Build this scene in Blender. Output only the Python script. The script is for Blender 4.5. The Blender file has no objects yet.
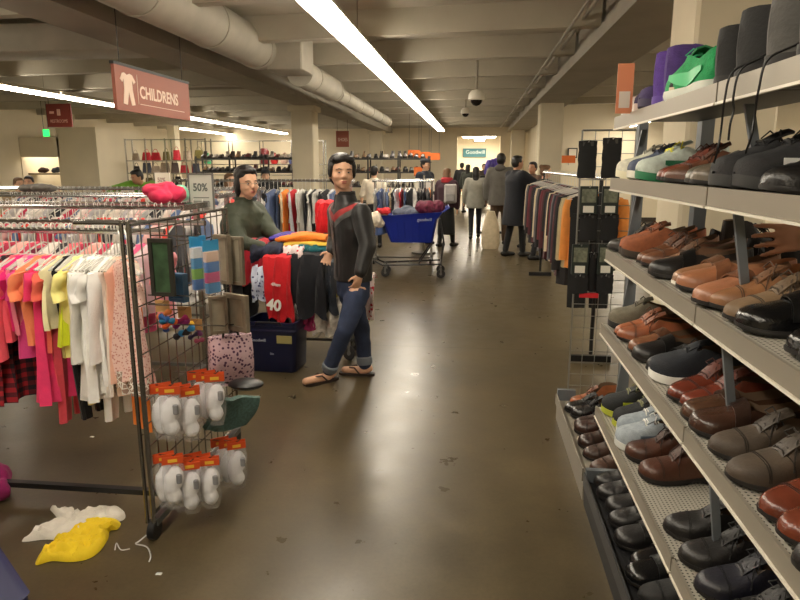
import bpy, math, random
from mathutils import Vector, Matrix, noise
RND = random.Random(7)
S = bpy.context.scene
COL = S.collection
PI = math.pi
# ---------------------------------------------------------------- camera
F = 640.0
PITCH = math.atan(135/640)
YAW = math.atan(75/640*math.cos(PITCH))
CAMH = 1.58
cam = bpy.data.cameras.new('camera'); cam.lens = 28.8; cam.sensor_width = 36; cam.clip_start = .02
camo = bpy.data.objects.new('camera', cam); COL.objects.link(camo)
camo.location = (0, 0, CAMH); camo.rotation_euler = (PI/2-PITCH, 0, YAW)
S.camera = camo
CR = camo.rotation_euler.to_matrix()
CP = Vector((0, 0, CAMH))
def ray(px, py):
    return CR @ Vector(((px-400)/F, (300-py)/F, -1))
def D(px, py, Y):
    r = ray(px, py); return CP + r*(Y/r.y)
def G(px, py, z=0.0):
    r = ray(px, py); return CP + r*((z-CAMH)/r.z)
def DX(px, py, X):
    r = ray(px, py); return CP + r*(X/r.x)
def V(*a): return Vector(a)
# ---------------------------------------------------------------- materials
def lin(c):
    return tuple(((x/255)/12.92 if x/255 <= .04045 else ((x/255+.055)/1.055)**2.4) for x in c)
MATS = {}
def mat(name, rgb, rough=.6, metal=0, var=0, vscale=8, bump=0, bscale=60, emit=0, alpha=1, spec=None, sheen=0, trans=0, coat=0):
    if name in MATS: return MATS[name]
    m = bpy.data.materials.new(name); m.use_nodes = True
    nt = m.node_tree; b = nt.nodes['Principled BSDF']
    c = lin(rgb)
    b.inputs['Base Color'].default_value = (*c, 1)
    b.inputs['Roughness'].default_value = rough
    b.inputs['Metallic'].default_value = metal
    if spec is not None: b.inputs['Specular IOR Level'].default_value = spec
    if alpha < 1: b.inputs['Alpha'].default_value = alpha
    if trans: b.inputs['Transmission Weight'].default_value = trans
    if coat: b.inputs['Coat Weight'].default_value = coat; b.inputs['Coat Roughness'].default_value = .15
    if sheen: b.inputs['Sheen Weight'].default_value = sheen
    if emit:
        b.inputs['Emission Color'].default_value = (*c, 1); b.inputs['Emission Strength'].default_value = emit
    if var or bump:
        tc = nt.nodes.new('ShaderNodeTexCoord')
        n = nt.nodes.new('ShaderNodeTexNoise'); n.inputs['Scale'].default_value = vscale; n.inputs['Detail'].default_value = 5
        nt.links.new(tc.outputs['Object'], n.inputs['Vector'])
        if var:
            r = nt.nodes.new('ShaderNodeValToRGB')
            r.color_ramp.elements[0].position = .3; r.color_ramp.elements[1].position = .7
            r.color_ramp.elements[0].color = (*[x*(1-var) for x in c], 1)
            r.color_ramp.elements[1].color = (*[min(1, x*(1+var)) for x in c], 1)
            nt.links.new(n.outputs['Fac'], r.inputs['Fac']); nt.links.new(r.outputs['Color'], b.inputs['Base Color'])
        if bump:
            n2 = nt.nodes.new('ShaderNodeTexNoise'); n2.inputs['Scale'].default_value = bscale; n2.inputs['Detail'].default_value = 3
            nt.links.new(tc.outputs['Object'], n2.inputs['Vector'])
            bp = nt.nodes.new('ShaderNodeBump'); bp.inputs['Strength'].default_value = bump; bp.inputs['Distance'].default_value = .01
            nt.links.new(n2.outputs['Fac'], bp.inputs['Height']); nt.links.new(bp.outputs['Normal'], b.inputs['Normal'])
    MATS[name] = m
    return m
def cloth(rgb):
    return mat('cloth_%d_%d_%d' % tuple(rgb), rgb, rough=.85, var=.1, vscale=14, bump=.25, bscale=180, sheen=.1)
def leather(rgb, rough=.38):
    return mat('leather_%d_%d_%d_%d' % (*rgb, int(rough*100)), rgb, rough=rough, var=.22, vscale=18, bump=.15, bscale=150)
def plain(rgb, rough=.6):
    return mat('paint_%d_%d_%d_%d' % (*rgb, int(rough*100)), rgb, rough=rough)
# ---------------------------------------------------------------- mesh builder
class MB:
    def __init__(s): s.v = []; s.f = []; s.mi = []; s.m = 0
    def add(s, vs, fs):
        o = len(s.v); s.v += [tuple(p) for p in vs]
        for f in fs: s.f.append(tuple(i+o for i in f)); s.mi.append(s.m)
        return s
    def box(s, a, b, M=None):
        x0, y0, z0 = a; x1, y1, z1 = b
        vs = [V(x, y, z) for z in (z0, z1) for y in (y0, y1) for x in (x0, x1)]
        if M is not None: vs = [M @ p for p in vs]
        return s.add(vs, [(0,2,3,1),(4,5,7,6),(0,1,5,4),(2,6,7,3),(0,4,6,2),(1,3,7,5)])
    def bbox(s, a, b, r=.01, M=None):
        """box with chamfered vertical and top edges"""
        x0, y0, z0 = a; x1, y1, z1 = b
        def ring(z, q):
            return [V(x0+q+r, y0+q, z), V(x1-q-r, y0+q, z), V(x1-q, y0+q+r, z), V(x1-q, y1-q-r, z), V(x1-q-r, y1-q, z), V(x0+q+r, y1-q, z), V(x0+q, y1-q-r, z), V(x0+q, y0+q+r, z)]
        rings = [ring(z0, r*.6), ring(z0+r*.6, 0), ring(z1-r*.6, 0), ring(z1, r*.6)]
        if M is not None: rings = [[M @ p for p in q] for q in rings]
        return s.loft(rings)
    def loft(s, rings, cap=True, closed=True):
        n = len(rings[0]); o = len(s.v)
        for r in rings: s.v += [tuple(p) for p in r]
        fs = []
        for i in range(len(rings)-1):
            for j in range(n if closed else n-1):
                k = (j+1) % n
                fs.append((o+i*n+j, o+i*n+k, o+(i+1)*n+k, o+(i+1)*n+j))
        if cap and closed:
            fs.append(tuple(o+j for j in reversed(range(n)))); fs.append(tuple(o+(len(rings)-1)*n+j for j in range(n)))
        for f in fs: s.f.append(f); s.mi.append(s.m)
        return s
    def tube(s, pts, r, n=8, cap=True):
        pts = [Vector(p) for p in pts]; rings = []
        up = None
        for i, p in enumerate(pts):
            a = pts[max(0, i-1)]; b = pts[min(len(pts)-1, i+1)]
            t = (b-a).normalized() if (b-a).length > 1e-9 else V(0, 0, 1)
            if up is None:
                up = t.orthogonal().normalized()
            else:
                up = (up - t*up.dot(t))
                up = up.normalized() if up.length > 1e-6 else t.orthogonal().normalized()
            w = t.cross(up)
            rr = r[i] if isinstance(r, (list, tuple)) else r
            rings.append([p+(up*math.cos(2*PI*j/n)+w*math.sin(2*PI*j/n))*rr for j in range(n)])
        return s.loft(rings, cap)
    def cyl(s, p, q, r, n=12): return s.tube([p, q], r, n)
    def lathe(s, prof, c=(0, 0, 0), n=20, M=None):
        rings = []
        for (r, z) in prof:
            q = [V(r*math.cos(2*PI*j/n), r*math.sin(2*PI*j/n), z) for j in range(n)]
            if M is not None: q = [M @ p for p in q]
            rings.append([p+Vector(c) for p in q])
        return s.loft(rings)
    def ell(s, c, rad, R=None, n=14, m=9):
        c = Vector(c); rings = []
        for i in range(1, m):
            th = PI*i/m; z = -math.cos(th); q = math.sin(th)
            pts = [V(rad[0]*q*math.cos(2*PI*j/n), rad[1]*q*math.sin(2*PI*j/n), rad[2]*z) for j in range(n)]
            if R is not None: pts = [R @ p for p in pts]
            rings.append([p+c for p in pts])
        return s.loft(rings)
    def cap(s, p, r0, q, r1, n=12):
        """tapered capsule"""
        p = Vector(p); q = Vector(q); d = q-p; L = d.length
        t = d/L if L > 1e-6 else V(0, 0, 1)
        pts = []; rs = []
        for k in (80, 55, 28): a = math.radians(k); pts.append(p-t*r0*math.sin(a)); rs.append(r0*math.cos(a))
        pts += [p, q]; rs += [r0, r1]
        for k in (28, 55, 80): a = math.radians(k); pts.append(q+t*r1*math.sin(a)); rs.append(r1*math.cos(a))
        return s.tube(pts, rs, n)
    def chain(s, pts, rs, n=12):
        for i in range(len(pts)-1): s.cap(pts[i], rs[i], pts[i+1], rs[i+1], n)
        return s
    def sheet(s, grid, th=.004):
        """grid[i][j] of points -> sheet with thickness"""
        nu = len(grid); nv = len(grid[0]); nrm = []
        for i in range(nu):
            row = []
            for j in range(nv):
                a = Vector(grid[min(nu-1, i+1)][j])-Vector(grid[max(0, i-1)][j]); b = Vector(grid[i][min(nv-1, j+1)])-Vector(grid[i][max(0, j-1)])
                q = a.cross(b); row.append(q.normalized() if q.length > 1e-9 else V(0, 0, 1))
            nrm.append(row)
        o = len(s.v)
        for sg in (1, -1):
            for i in range(nu):
                for j in range(nv): s.v.append(tuple(Vector(grid[i][j])+nrm[i][j]*th*.5*sg))
        N = nu*nv; fs = []
        for i in range(nu-1):
            for j in range(nv-1):
                a = i*nv+j; fs.append((a, a+nv, a+nv+1, a+1)); fs.append((N+a, N+a+1, N+a+nv+1, N+a+nv))
        per = [(0, j) for j in range(nv)]+[(i, nv-1) for i in range(1, nu)]+[(nu-1, j) for j in range(nv-2, -1, -1)]+[(i, 0) for i in range(nu-2, 0, -1)]
        ids = [i*nv+j for i, j in per]
        for k in range(len(ids)):
            a = ids[k]; b = ids[(k+1) % len(ids)]; fs.append((a, b, N+b, N+a))
        for f in fs: s.f.append(tuple(i+o for i in f)); s.mi.append(s.m)
        return s
    def mesh(s, name, mats, smooth=True):
        me = bpy.data.meshes.new(name); me.from_pydata(s.v, [], s.f)
        for m in (mats if isinstance(mats, (list, tuple)) else [mats]): me.materials.append(m)
        me.polygons.foreach_set('material_index', s.mi)
        me.update()
        if smooth:
            me.polygons.foreach_set('use_smooth', [True]*len(me.polygons))
            try: me.set_sharp_from_angle(angle=math.radians(38))
            except Exception: pass
        return me
    def build(s, name, mats, parent=None, smooth=True, loc=None):
        o = bpy.data.objects.new(name, s.mesh(name, mats, smooth)); COL.objects.link(o)
        if parent is not None: o.parent = parent
        if loc is not None: o.location = loc
        return o
def tag(o, label=None, cat=None, group=None, kind=None):
    if label: o['label'] = label
    if cat: o['category'] = cat
    if group: o['group'] = group
    if kind: o['kind'] = kind
    return o
def thing(name, label, cat, loc=(0, 0, 0), rz=0, group=None):
    o = bpy.data.objects.new(name, None); COL.objects.link(o); o.empty_display_size = .1
    o.location = loc; o.rotation_euler = (0, 0, rz)
    return tag(o, label, cat, group)
def struct(name, mb, m, smooth=False): return tag(mb.build(name, m, smooth=smooth), kind='structure')
def kids(o): return list(KID.get(o.name, [])) or [c for c in bpy.data.objects if c.parent == o]
KID = {}
def copy_tree(src, parent=None, loc=None, rot=None, scale=None, recolor=None):
    c = src.copy(); COL.objects.link(c); c.parent = parent
    if parent is not None: c.matrix_parent_inverse = src.matrix_parent_inverse.copy()
    ch = [x for x in src.children]
    for x in ch: copy_tree(x, c, recolor=recolor)
    if loc is not None: c.location = loc
    if rot is not None: c.rotation_euler = rot
    if scale is not None: c.scale = (scale,)*3 if isinstance(scale, (int, float)) else scale
    if recolor and src.type == 'MESH':
        for i, sl in enumerate(c.material_slots):
            k = sl.material.name
            if k in recolor: sl.link = 'OBJECT'; sl.material = recolor[k]
    return c
def local(pts, o): return [Vector(p)-Vector(o) for p in pts]
TMP = bpy.data.scenes.new('tmp')
def evalmesh(o):
    TMP.collection.objects.link(o); vl = TMP.view_layers[0]; vl.update(); dg = vl.depsgraph; dg.update()
    return bpy.data.meshes.new_from_object(o.evaluated_get(dg))
def remesh(name, mb, m, vox, parent=None, loc=None, smooth=3, disp=0, dscale=6, seed=0):
    me = mb.mesh(name+'_tmp', m); o = bpy.data.objects.new(name+'_tmp', me)
    r = o.modifiers.new('r', 'REMESH'); r.mode = 'VOXEL'; r.voxel_size = vox
    if smooth:
        q = o.modifiers.new('s', 'SMOOTH'); q.iterations = smooth; q.factor = .5
    nm = evalmesh(o); nm.name = name
    bpy.data.objects.remove(o)
    if disp:
        nm.update()
        NRM = [v.normal.copy() for v in nm.vertices]
        for vi, v in enumerate(nm.vertices):
            p = v.co*dscale+V(seed*3.1, seed*1.7, 0)
            n = 1-abs(noise.noise(V(p.x, p.y, p.z*.7)))*2
            n2 = noise.noise(V(p.x*2.3, p.y*2.3, p.z*2.0))
            v.co = v.co+NRM[vi]*(n*.7+n2*.5-.3)*disp
    nm.materials.clear()
    for k in (m if isinstance(m, (list, tuple)) else [m]): nm.materials.append(k)
    nm.polygons.foreach_set('use_smooth', [True]*len(nm.polygons))
    nm.update()
    ob = bpy.data.objects.new(name, nm); COL.objects.link(ob)
    if parent is not None: ob.parent = parent
    if loc is not None: ob.location = loc
    return ob
def text(body, size, m, loc, R, name='lettering', parent=None, ext=.001, align='LEFT', bold=0, sx=1):
    cu = bpy.data.curves.new(name, 'FONT'); cu.body = body; cu.size = size; cu.extrude = ext; cu.align_x = align; cu.align_y = 'BOTTOM'; cu.offset = bold; cu.resolution_u = 3
    o = bpy.data.objects.new(name+'_t', cu)
    me = evalmesh(o); bpy.data.objects.remove(o)
    me.materials.clear(); me.materials.append(m); me.name = name
    M = Matrix.Translation(Vector(loc)) @ R.to_4x4() @ Matrix.Diagonal((sx, 1, 1, 1))
    me.transform(M)
    ob = bpy.data.objects.new(name, me); COL.objects.link(ob)
    if parent is not None: ob.parent = parent
    return ob
def frame(xdir, up=(0, 0, 1)):
    """matrix with columns x=xdir, y=up, z=normal"""
    x = Vector(xdir).normalized(); u = Vector(up); z = x.cross(u).normalized(); y = z.cross(x)
    return Matrix((x, y, z)).transposed()
CHROME = mat('chrome', (190, 190, 190), .25, 1)
STEEL = mat('grey_steel', (120, 120, 118), .4, .6)
BLACKM = mat('black_metal', (26, 26, 28), .45, .2)
WHITEP = plain((230, 226, 215), .5)
BLACKP = plain((20, 20, 22), .45)
# ================================================================ ROOM
def wallmat(name, rgb, emit=0):
    return mat(name, rgb, rough=.85, var=.05, vscale=1.2, bump=.1, bscale=30)
CREAM = wallmat('cream_wall_paint', (228, 216, 190))
CEILP = mat('ceiling_paint', (186, 179, 162), rough=.85, var=.16, vscale=.8, bump=.15, bscale=12)
BEAMP = mat('beam_paint', (166, 160, 147), rough=.8, var=.1, vscale=1.5, bump=.1, bscale=20)
COLP = mat('column_paint', (214, 203, 178), rough=.8, var=.05, vscale=2, bump=.08, bscale=20)
DUCTP = mat('duct_paint', (180, 174, 160), rough=.6, var=.1, vscale=3)
def floor_material():
    m = bpy.data.materials.new('polished_concrete'); m.use_nodes = True; nt = m.node_tree; b = nt.nodes['Principled BSDF']; L = nt.links
    tc = nt.nodes.new('ShaderNodeTexCoord')
    def N(sc, det, rough=.5):
        n = nt.nodes.new('ShaderNodeTexNoise'); n.inputs['Scale'].default_value = sc; n.inputs['Detail'].default_value = det; n.inputs['Roughness'].default_value = rough
        L.new(tc.outputs['Object'], n.inputs['Vector']); return n
    big = N(.9, 8, .65); mid = N(6, 6, .6); fine = N(55, 4, .7)
    r = nt.nodes.new('ShaderNodeValToRGB'); e = r.color_ramp.elements
    e[0].position = .3; e[0].color = (*lin((66, 57, 41)), 1); e[1].position = .72; e[1].color = (*lin((100, 88, 64)), 1)
    L.new(big.outputs['Fac'], r.inputs['Fac'])
    r2 = nt.nodes.new('ShaderNodeValToRGB'); e = r2.color_ramp.elements
    e[0].position = .35; e[0].color = (.88, .88, .88, 1); e[1].position = .7; e[1].color = (1.08, 1.06, 1.02, 1)
    L.new(mid.outputs['Fac'], r2.inputs['Fac'])
    r3 = nt.nodes.new('ShaderNodeValToRGB'); e = r3.color_ramp.elements
    e[0].position = .3; e[0].color = (.86, .85, .83, 1); e[1].position = .6; e[1].color = (1.03, 1.03, 1.03, 1)
    L.new(fine.outputs['Fac'], r3.inputs['Fac'])
    m1 = nt.nodes.new('ShaderNodeMixRGB'); m1.blend_type = 'MULTIPLY'; m1.inputs[0].default_value = 1
    L.new(r.outputs['Color'], m1.inputs[1]); L.new(r2.outputs['Color'], m1.inputs[2])
    m2 = nt.nodes.new('ShaderNodeMixRGB'); m2.blend_type = 'MULTIPLY'; m2.inputs[0].default_value = 1
    L.new(m1.outputs['Color'], m2.inputs[1]); L.new(r3.outputs['Color'], m2.inputs[2])
    # saw-cut control joints every 3.6 m
    br = nt.nodes.new('ShaderNodeTexBrick'); br.offset = 0; br.inputs['Scale'].default_value = 1
    br.inputs['Brick Width'].default_value = 60; br.inputs['Row Height'].default_value = 4.85; br.inputs['Mortar Size'].default_value = .006
    br.inputs['Color1'].default_value = (1, 1, 1, 1); br.inputs['Color2'].default_value = (1, 1, 1, 1); br.inputs['Mortar'].default_value = (.45, .42, .38, 1)
    mpp = nt.nodes.new('ShaderNodeMapping'); mpp.inputs['Location'].default_value = (25, 4.23, 0); L.new(tc.outputs['Object'], mpp.inputs['Vector']); L.new(mpp.outputs['Vector'], br.inputs['Vector'])
    m3 = nt.nodes.new('ShaderNodeMixRGB'); m3.blend_type = 'MULTIPLY'; m3.inputs[0].default_value = 1
    L.new(m2.outputs['Color'], m3.inputs[1]); L.new(br.outputs['Color'], m3.inputs[2]); L.new(m3.outputs['Color'], b.inputs['Base Color'])
    mr = nt.nodes.new('ShaderNodeMapRange'); mr.inputs['To Min'].default_value = .2; mr.inputs['To Max'].default_value = .42
    L.new(mid.outputs['Fac'], mr.inputs['Value']); L.new(mr.outputs['Result'], b.inputs['Roughness'])
    b.inputs['Specular IOR Level'].default_value = .5
    bp = nt.nodes.new('ShaderNodeBump'); bp.inputs['Strength'].default_value = .06; bp.inputs['Distance'].default_value = .01
    L.new(mid.outputs['Fac'], bp.inputs['Height']); L.new(bp.outputs['Normal'], b.inputs['Normal'])
    return m
struct('floor', MB().box((-13.2, -3.2, -.1), (8.2, 36.2, 0)), floor_material())
struct('ceiling', MB().box((-13.2, -3.2, 3.32), (8.2, 36.2, 3.42)), CEILP)
struct('wall_left', MB().box((-13.2, -3, 0), (-13, 27, 3.5)), CREAM)
struct('wall_front', MB().box((-13.2, -3.2, 0), (8.2, -3, 3.5)), CREAM)
struct('wall_right', MB().box((7, -3, 0), (7.2, 19, 3.5)), CREAM)
w = MB(); w.box((-13.2, 27, 0), (-.74, 27.25, 3.5)); w.box((-.74, 27, 2.72), (1.0, 27.25, 3.5)); w.box((1.0, 27, 0), (2.0, 27.25, 3.5))
struct('wall_back', w, CREAM)
w = MB(); w.box((2.0, 19, 0), (8.2, 19.25, 3.5)); w.box((2.0, 19.25, 0), (2.2, 27.25, 3.5))
struct('wall_back_right', w, CREAM)
w = MB(); w.box((-4, 35, 0), (4, 35.2, 3.5)); w.box((-4.2, 27.25, 0), (-4, 35.2, 3.5)); w.box((4, 27.25, 0), (4.2, 35.2, 3.5))
struct('wall_far_room', w, CREAM)
w = MB(); w.box((-12.98, 26.97, 0), (-.74, 26.99, .12)); struct('baseboard_back', w, plain((60, 52, 44)))
w = MB(); w.box((2.02, 18.97, 0), (6.9, 18.99, .12)); struct('baseboard_right', w, plain((60, 52, 44)))
# window-like dark framed openings on the right partition
for n, (a, b, t0, t1) in enumerate([(556, 559.5, 150, 157), (568, 577, 148, 158)]):
    p = D(a, t0, 18.95); q = D(b, t1, 18.95)
    fr = struct('window_%d' % (n+1), MB().box((p.x, 18.93, q.z), (q.x, 18.99, p.z)), plain((24, 22, 22)))
    MB().box((p.x+.03, 18.92, q.z+.03), (q.x-.03, 18.935, p.z-.03)).build('window_pane', mat('pane_lit', (220, 210, 190), .2, emit=.6 if n else .05), fr)
# columns
for (x0, y0) in ((1.22, 4.02), (1.35, 14.4), (-4.1, 14.4), (-4.1, 3.75), (1.35, 25.3), (-4.1, 25.3)):
    c = MB().bbox((x0, y0, 0), (x0+.5, y0+.5, 2.87), .02)
    if x0 < 0: c.bbox((x0-.06, y0-.06, 2.75), (x0+.56, y0+.56, 2.87), .02)
    struct('column', c, COLP)
# beams along the aisle: web + flange
for n, x0 in enumerate((1.28, -3.98)):
    b = MB(); b.box((x0+.06, -3, 3.0), (x0+.62, 26.99, 3.32)) if n == 0 else None; b.box((x0-.02, -3, 2.87), (x0+.7, 26.99, 3.0)) if n == 0 else b.box((x0, -3, 2.87), (x0+.57, 26.99, 3.32))
    struct('trim_%d' % (n+1), b, BEAMP)
# joists, set out skew to the beams
sl = math.tan(math.radians(6.5))
jz0 = 3.04
jl = [4.0+1.86*k for k in range(-4, 15)]
n = 3
for yc in jl:
    for (xa, xb) in ((-13, -4.0), (-3.34, 1.3), (1.95, 7)):
        ya = yc-sl*(xa)*1.0-.0; yb = yc-sl*xb
        if min(ya, yb) > 26.9 or max(ya, yb) < -2.6: continue
        if xb > 6 and max(ya, yb) > 18.5: continue
        ya = min(max(ya, -2.7), 26.7); yb = min(max(yb, -2.7), 26.7)
        j = MB(); w = .11
        j.loft([[V(x, y-w*.7, jz0), V(x, y+w*.7, jz0), V(x, y+w, 3.32), V(x, y-w, 3.32)] for x, y in ((xa, ya), (xb, yb))])
        struct('trim_%d' % n, j, CEILP); n += 1
# conduit runs and hanger rods on the ceiling
def rod(name, label, pts, r, m, cat='pipe', group=None):
    return tag(MB().tube(pts, r, 6).build(name, m), label, cat, group)
PIPE = plain((150, 142, 126), .5)
rod('sprinkler_pipe', 'thin painted sprinkler pipe running under the right ceiling beam side', [(1.12, -2.5, 3.12), (1.12, 26.8, 3.12)], .022, PIPE)
rod('conduit', 'second thin conduit running high beside the right ceiling beam', [(.98, -2.5, 3.03), (.98, 26.6, 3.03)], .014, PIPE)
rod('sprinkler_pipe', 'painted sprinkler pipe crossing the ceiling over the left racks', [(-12.8, 12.3, 2.98), (-4.0, 12.0, 2.98)], .022, PIPE)
for k, yy in enumerate((4.9, 6.5, 8.2, 10.2, 12.4, 15.0, 18.0)):
    rod('pipe_drop', 'short white pipe stub dropping beside the right ceiling beam', [(.55+.4, yy-.1, 3.29), (1.14, yy-.1, 3.28), (1.19, yy, 3.22), (1.19, yy, 3.14)], .026, PIPE, group='pipe drops along the right ceiling beam')
# ---------------------------------------------------------------- ducts
def duct(name, label, segs, m=DUCTP):
    t = thing(name, label, 'duct', (segs[0][1][0], segs[0][1][1], segs[0][1][2]))
    o = t.location.copy()
    for kind, a, b, r in segs:
        a = Vector(a)-o; b = Vector(b)-o
        if kind == 'tube':
            mb = MB(); mb.tube([a, b], r, 28)
            d = (b-a).normalized(); Ln = (b-a).length; k = .6
            while k < Ln:
                mb.tube([a+d*(k-.02), a+d*(k+.02)], r+.012, 28); k += 1.5
            mb.build('round_section', m, t)
        else:
            MB().bbox(tuple(a), tuple(b), .02).build('box_section', m, t)
    return t
dA = D(258, 44, 8.65); dB = D(265, 40, 8.65); dC = D(301, 40, 8.65); dD = D(322, 84, 10.6); dE = D(345, 98, 12.1); dF = D(388, 126, 18.4)
duct('ceiling_duct', 'large painted round air duct ending in a square box left of the lights',
     [('tube', (dA.x, -2.6, 3.06), (dA.x, 8.7, 3.06), .245), ('box', (dB.x, 8.65, 2.81), (dC.x, 9.3, 3.31), 0),
      ('tube', (dD.x, 9.25, dD.z), (dD.x, 11.4, dD.z), .19), ('tube', (dE.x, 11.4, dE.z), (dF.x, 18.4, dE.z-.02), .125)])
duct('ceiling_duct', 'flat rectangular duct crossing high over the childrens racks', [('box', (-12.5, 7.4, 2.88), (-4.02, 8.0, 3.2), 0)])
# ---------------------------------------------------------------- lights
TUBE = mat('lit_tube', (255, 243, 222), .5, emit=17)
HOUS = plain((205, 198, 182), .4)
def fixture(label, x, y0, y1, z, group, wid=.24, rods=True, strength=None):
    t = thing('fluorescent_light', label, 'ceiling light', (x, (y0+y1)/2, z), group=group)
    h = (y1-y0)/2-.02
    hb = MB(); hb.box((-wid*.32, -h, .03), (wid*.32, h, .085)); hb.box((-wid/2, -h, .015), (wid/2, h, .03))
    hb.build('housing', HOUS, t)
    b = MB(); b.box((-wid*.46, -h+.01, -.03), (wid*.46, h-.01, .012)); b.build('lit_lens', strength or TUBE, t, smooth=False)
    if rods:
        for s in (-.7, .7): MB().cyl((0, h*s, .08), (0, h*s, 3.32-z), .006, 5).build('hanger_rod', PIPE, t)
    return t
y = -2.26  # row extended behind the camera: unseen fixtures added to light the garment fronts
while y < 22.4:
    fixture('fluorescent strip light in the long bright row above the aisle', -1.28, y, y+2.44, 2.84, 'long light row above the aisle'); y += 2.46
y = 9.2
while y < 25:
    fixture('fluorescent strip light in the row over the left racks', -7.75, y, y+2.44, 2.84, 'light row over the left racks', .2); y += 2.46
y = 22.3
while y < 25:
    fixture('fluorescent strip light in the farthest left row', -10.3, y, y+2.44, 2.84, 'farthest left light row', .2); y += 2.46
fixture('fluorescent light at the top left corner under the ceiling', -4.55, 3.3, 5.8, 2.84, None, .2)
for k, (x, y) in enumerate(((-7.6, 1.2), (-7.6, 5.0), (-10.3, 3.2))):
    fixture('fluorescent strip light outside the picture over the near left racks', x, y, y+2.44, 2.84, 'near left lights', .2)
for k, (x, y) in enumerate(((3.6, -1.5), (3.8, 1.6), (4.6, 4.2), (4.6, 7.2), (5.4, 11))):
    fixture('fluorescent strip light in the row beyond the shoe racks', x, y, y+2.44, 2.9, 'light row beyond the shoe racks', .24)
fixture('fluorescent light glowing low beside the second right column', 4.05, 16.4, 18.6, 2.62, None, .3)
for k, (x, y) in enumerate(((.2, 31.5), (-2.2, 29), (2.2, 29))):
    fixture('bright light in the room behind the far opening', x, y, y+2.4, 2.8, 'lights in the far room', .5, strength=mat('bright_tube', (255, 242, 220), .5, emit=30))
fixture('very wide bright light panel just inside the far opening', .15, 28.0, 29.6, 2.78, None, 1.5, strength=mat('bright_tube', (255, 242, 220), .5, emit=30))
# dome cameras
def dome(label, px, py0, py1, Y, zt=3.32, r=.12):
    p = D(px, (py0+py1)/2, Y)
    t = thing('dome_camera', label, 'security camera', (p.x, Y, p.z))
    MB().cyl((0, 0, r*.9), (0, 0, zt+.004-p.z), .018, 8).build('pole', PIPE, t)
    MB().lathe([(.02, r*1.15), (r*.6, r*1.05), (r, r*.6), (r*1.05, 0), (r*.95, -.15*r), (.01, -.15*r)], n=20).build('housing', plain((215, 208, 192), .4), t)
    MB().lathe([(.005, -r*.85), (r*.4, -r*.75), (r*.68, -r*.45), (r*.78, -.12*r), (.01, -.1*r)], n=20).build('dome', mat('smoked_dome', (25, 22, 20), .1), t)
dome('white dome security camera hanging on a pole above the aisle', 476.5, 94, 104, 10.2)
dome('smaller white dome camera farther back on a short pole', 465.5, 109, 117, 16, r=.11)
# fitting-room booth at the far left
bt = MB(); yb = 17.5; xa = D(10, 140, yb).x; xb = D(58, 140, yb).x
zt = 2.3; zo = 1.8
bt.box((xa, yb, zo), (xb, yb+.1, zt)); bt.box((-12.98, yb, 0), (xa, yb+.1, 2.35)); xq = D(97, 150, yb).x; bt.box((xb-.05, yb, 0), (xq, yb+.1, 2.62)); bt.box((xq-.05, yb+.1, 0), (xq, yb+2.4, 2.62)); bt.box((xa, yb, zt), (xb, yb+2.3, zt+.05))
bt.box((-12.98, yb+2.3, 0), (xq-.05, yb+2.4, 2.5))
struct('wall_booth', bt, CREAM); xa_b, xb_b = xa, xb
fixture('light tube inside the far left booth', (xa+xb)/2, yb+.3, yb+1.7, 2.2, None, .2, rods=False)
px_ = D(172, 150, 24.5).x; pp = MB(); pp.box((px_-.15, 24.5, 0), (px_+.15, 24.9, 3.3)); struct('column', pp, COLP)
# ---------------------------------------------------------------- signs
def I3(): return Matrix.Identity(3)
SIGNR = mat('sign_terracotta', (150, 82, 62), .5)
SIGNT = plain((232, 205, 186), .5)
# CHILDRENS sign: hangs facing +X / the aisle, parallel to the picture's receding lines
a = D(112, 64, 5.4); bq = D(187, 84, 6.85)
dirx = V(bq.x-a.x, bq.y-a.y, 0); W = dirx.length; dirx.normalize()
zt_ = (a.z+bq.z)/2; h_ = a.z-D(115, 110, 5.4).z
sg = thing('hanging_sign', 'terracotta CHILDRENS sign with a small garment symbol hanging from the ceiling', 'sign', (a.x, a.y, zt_))
R = frame(dirx)
Mx = R.to_4x4()
MB().box((0, -h_, -.015), (W, 0, .015), Mx).build('sign_panel', SIGNR, sg)
MB().box((-.01, 0, -.02), (W+.01, .025, .02), Mx).build('top_rail', BLACKM, sg)
for s in (.08, .92): MB().cyl(Mx @ V(W*s, .02, 0), Mx @ V(W*s, 3.32-zt_, 0), .004, 5).build('hanger_wire', BLACKM, sg)
text('CHILDRENS', h_*.40, SIGNT, Mx @ V(W*.275, -h_*.72, .016), R, parent=sg, bold=.004, sx=1.0*(W*.64)/(h_*.40*6.3))
MB().box((W*.25, -h_*.8, .015), (W*.255, -h_*.12, .018), Mx).build('divider_line', SIGNT, sg)
MB().box((W*.27, -h_*.8, .015), (W*.9, -h_*.785, .018), Mx).build('divider_line', SIGNT, sg)
def poly(mb, pts, z0, z1, M):
    n = len(pts); mb.loft([[M @ V(x, y, z0) for x, y in pts], [M @ V(x, y, z1) for x, y in pts]])
pj = [(0.05, -.30), (.075, -.16), (.10, -.14), (.13, -.18), (.16, -.14), (.19, -.16), (.225, -.30), (.2, -.36), (.185, -.28), (.185, -.5), (.205, -.84), (.165, -.86), (.14, -.55), (.115, -.86), (.07, -.84), (.09, -.5), (.09, -.28), (.075, -.36)]
mb = MB(); poly(mb, [(x*W*1.02, y*h_) for x, y in reversed(pj)], .014, .019, Mx); mb.build('garment_symbol', SIGNT, sg)
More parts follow.
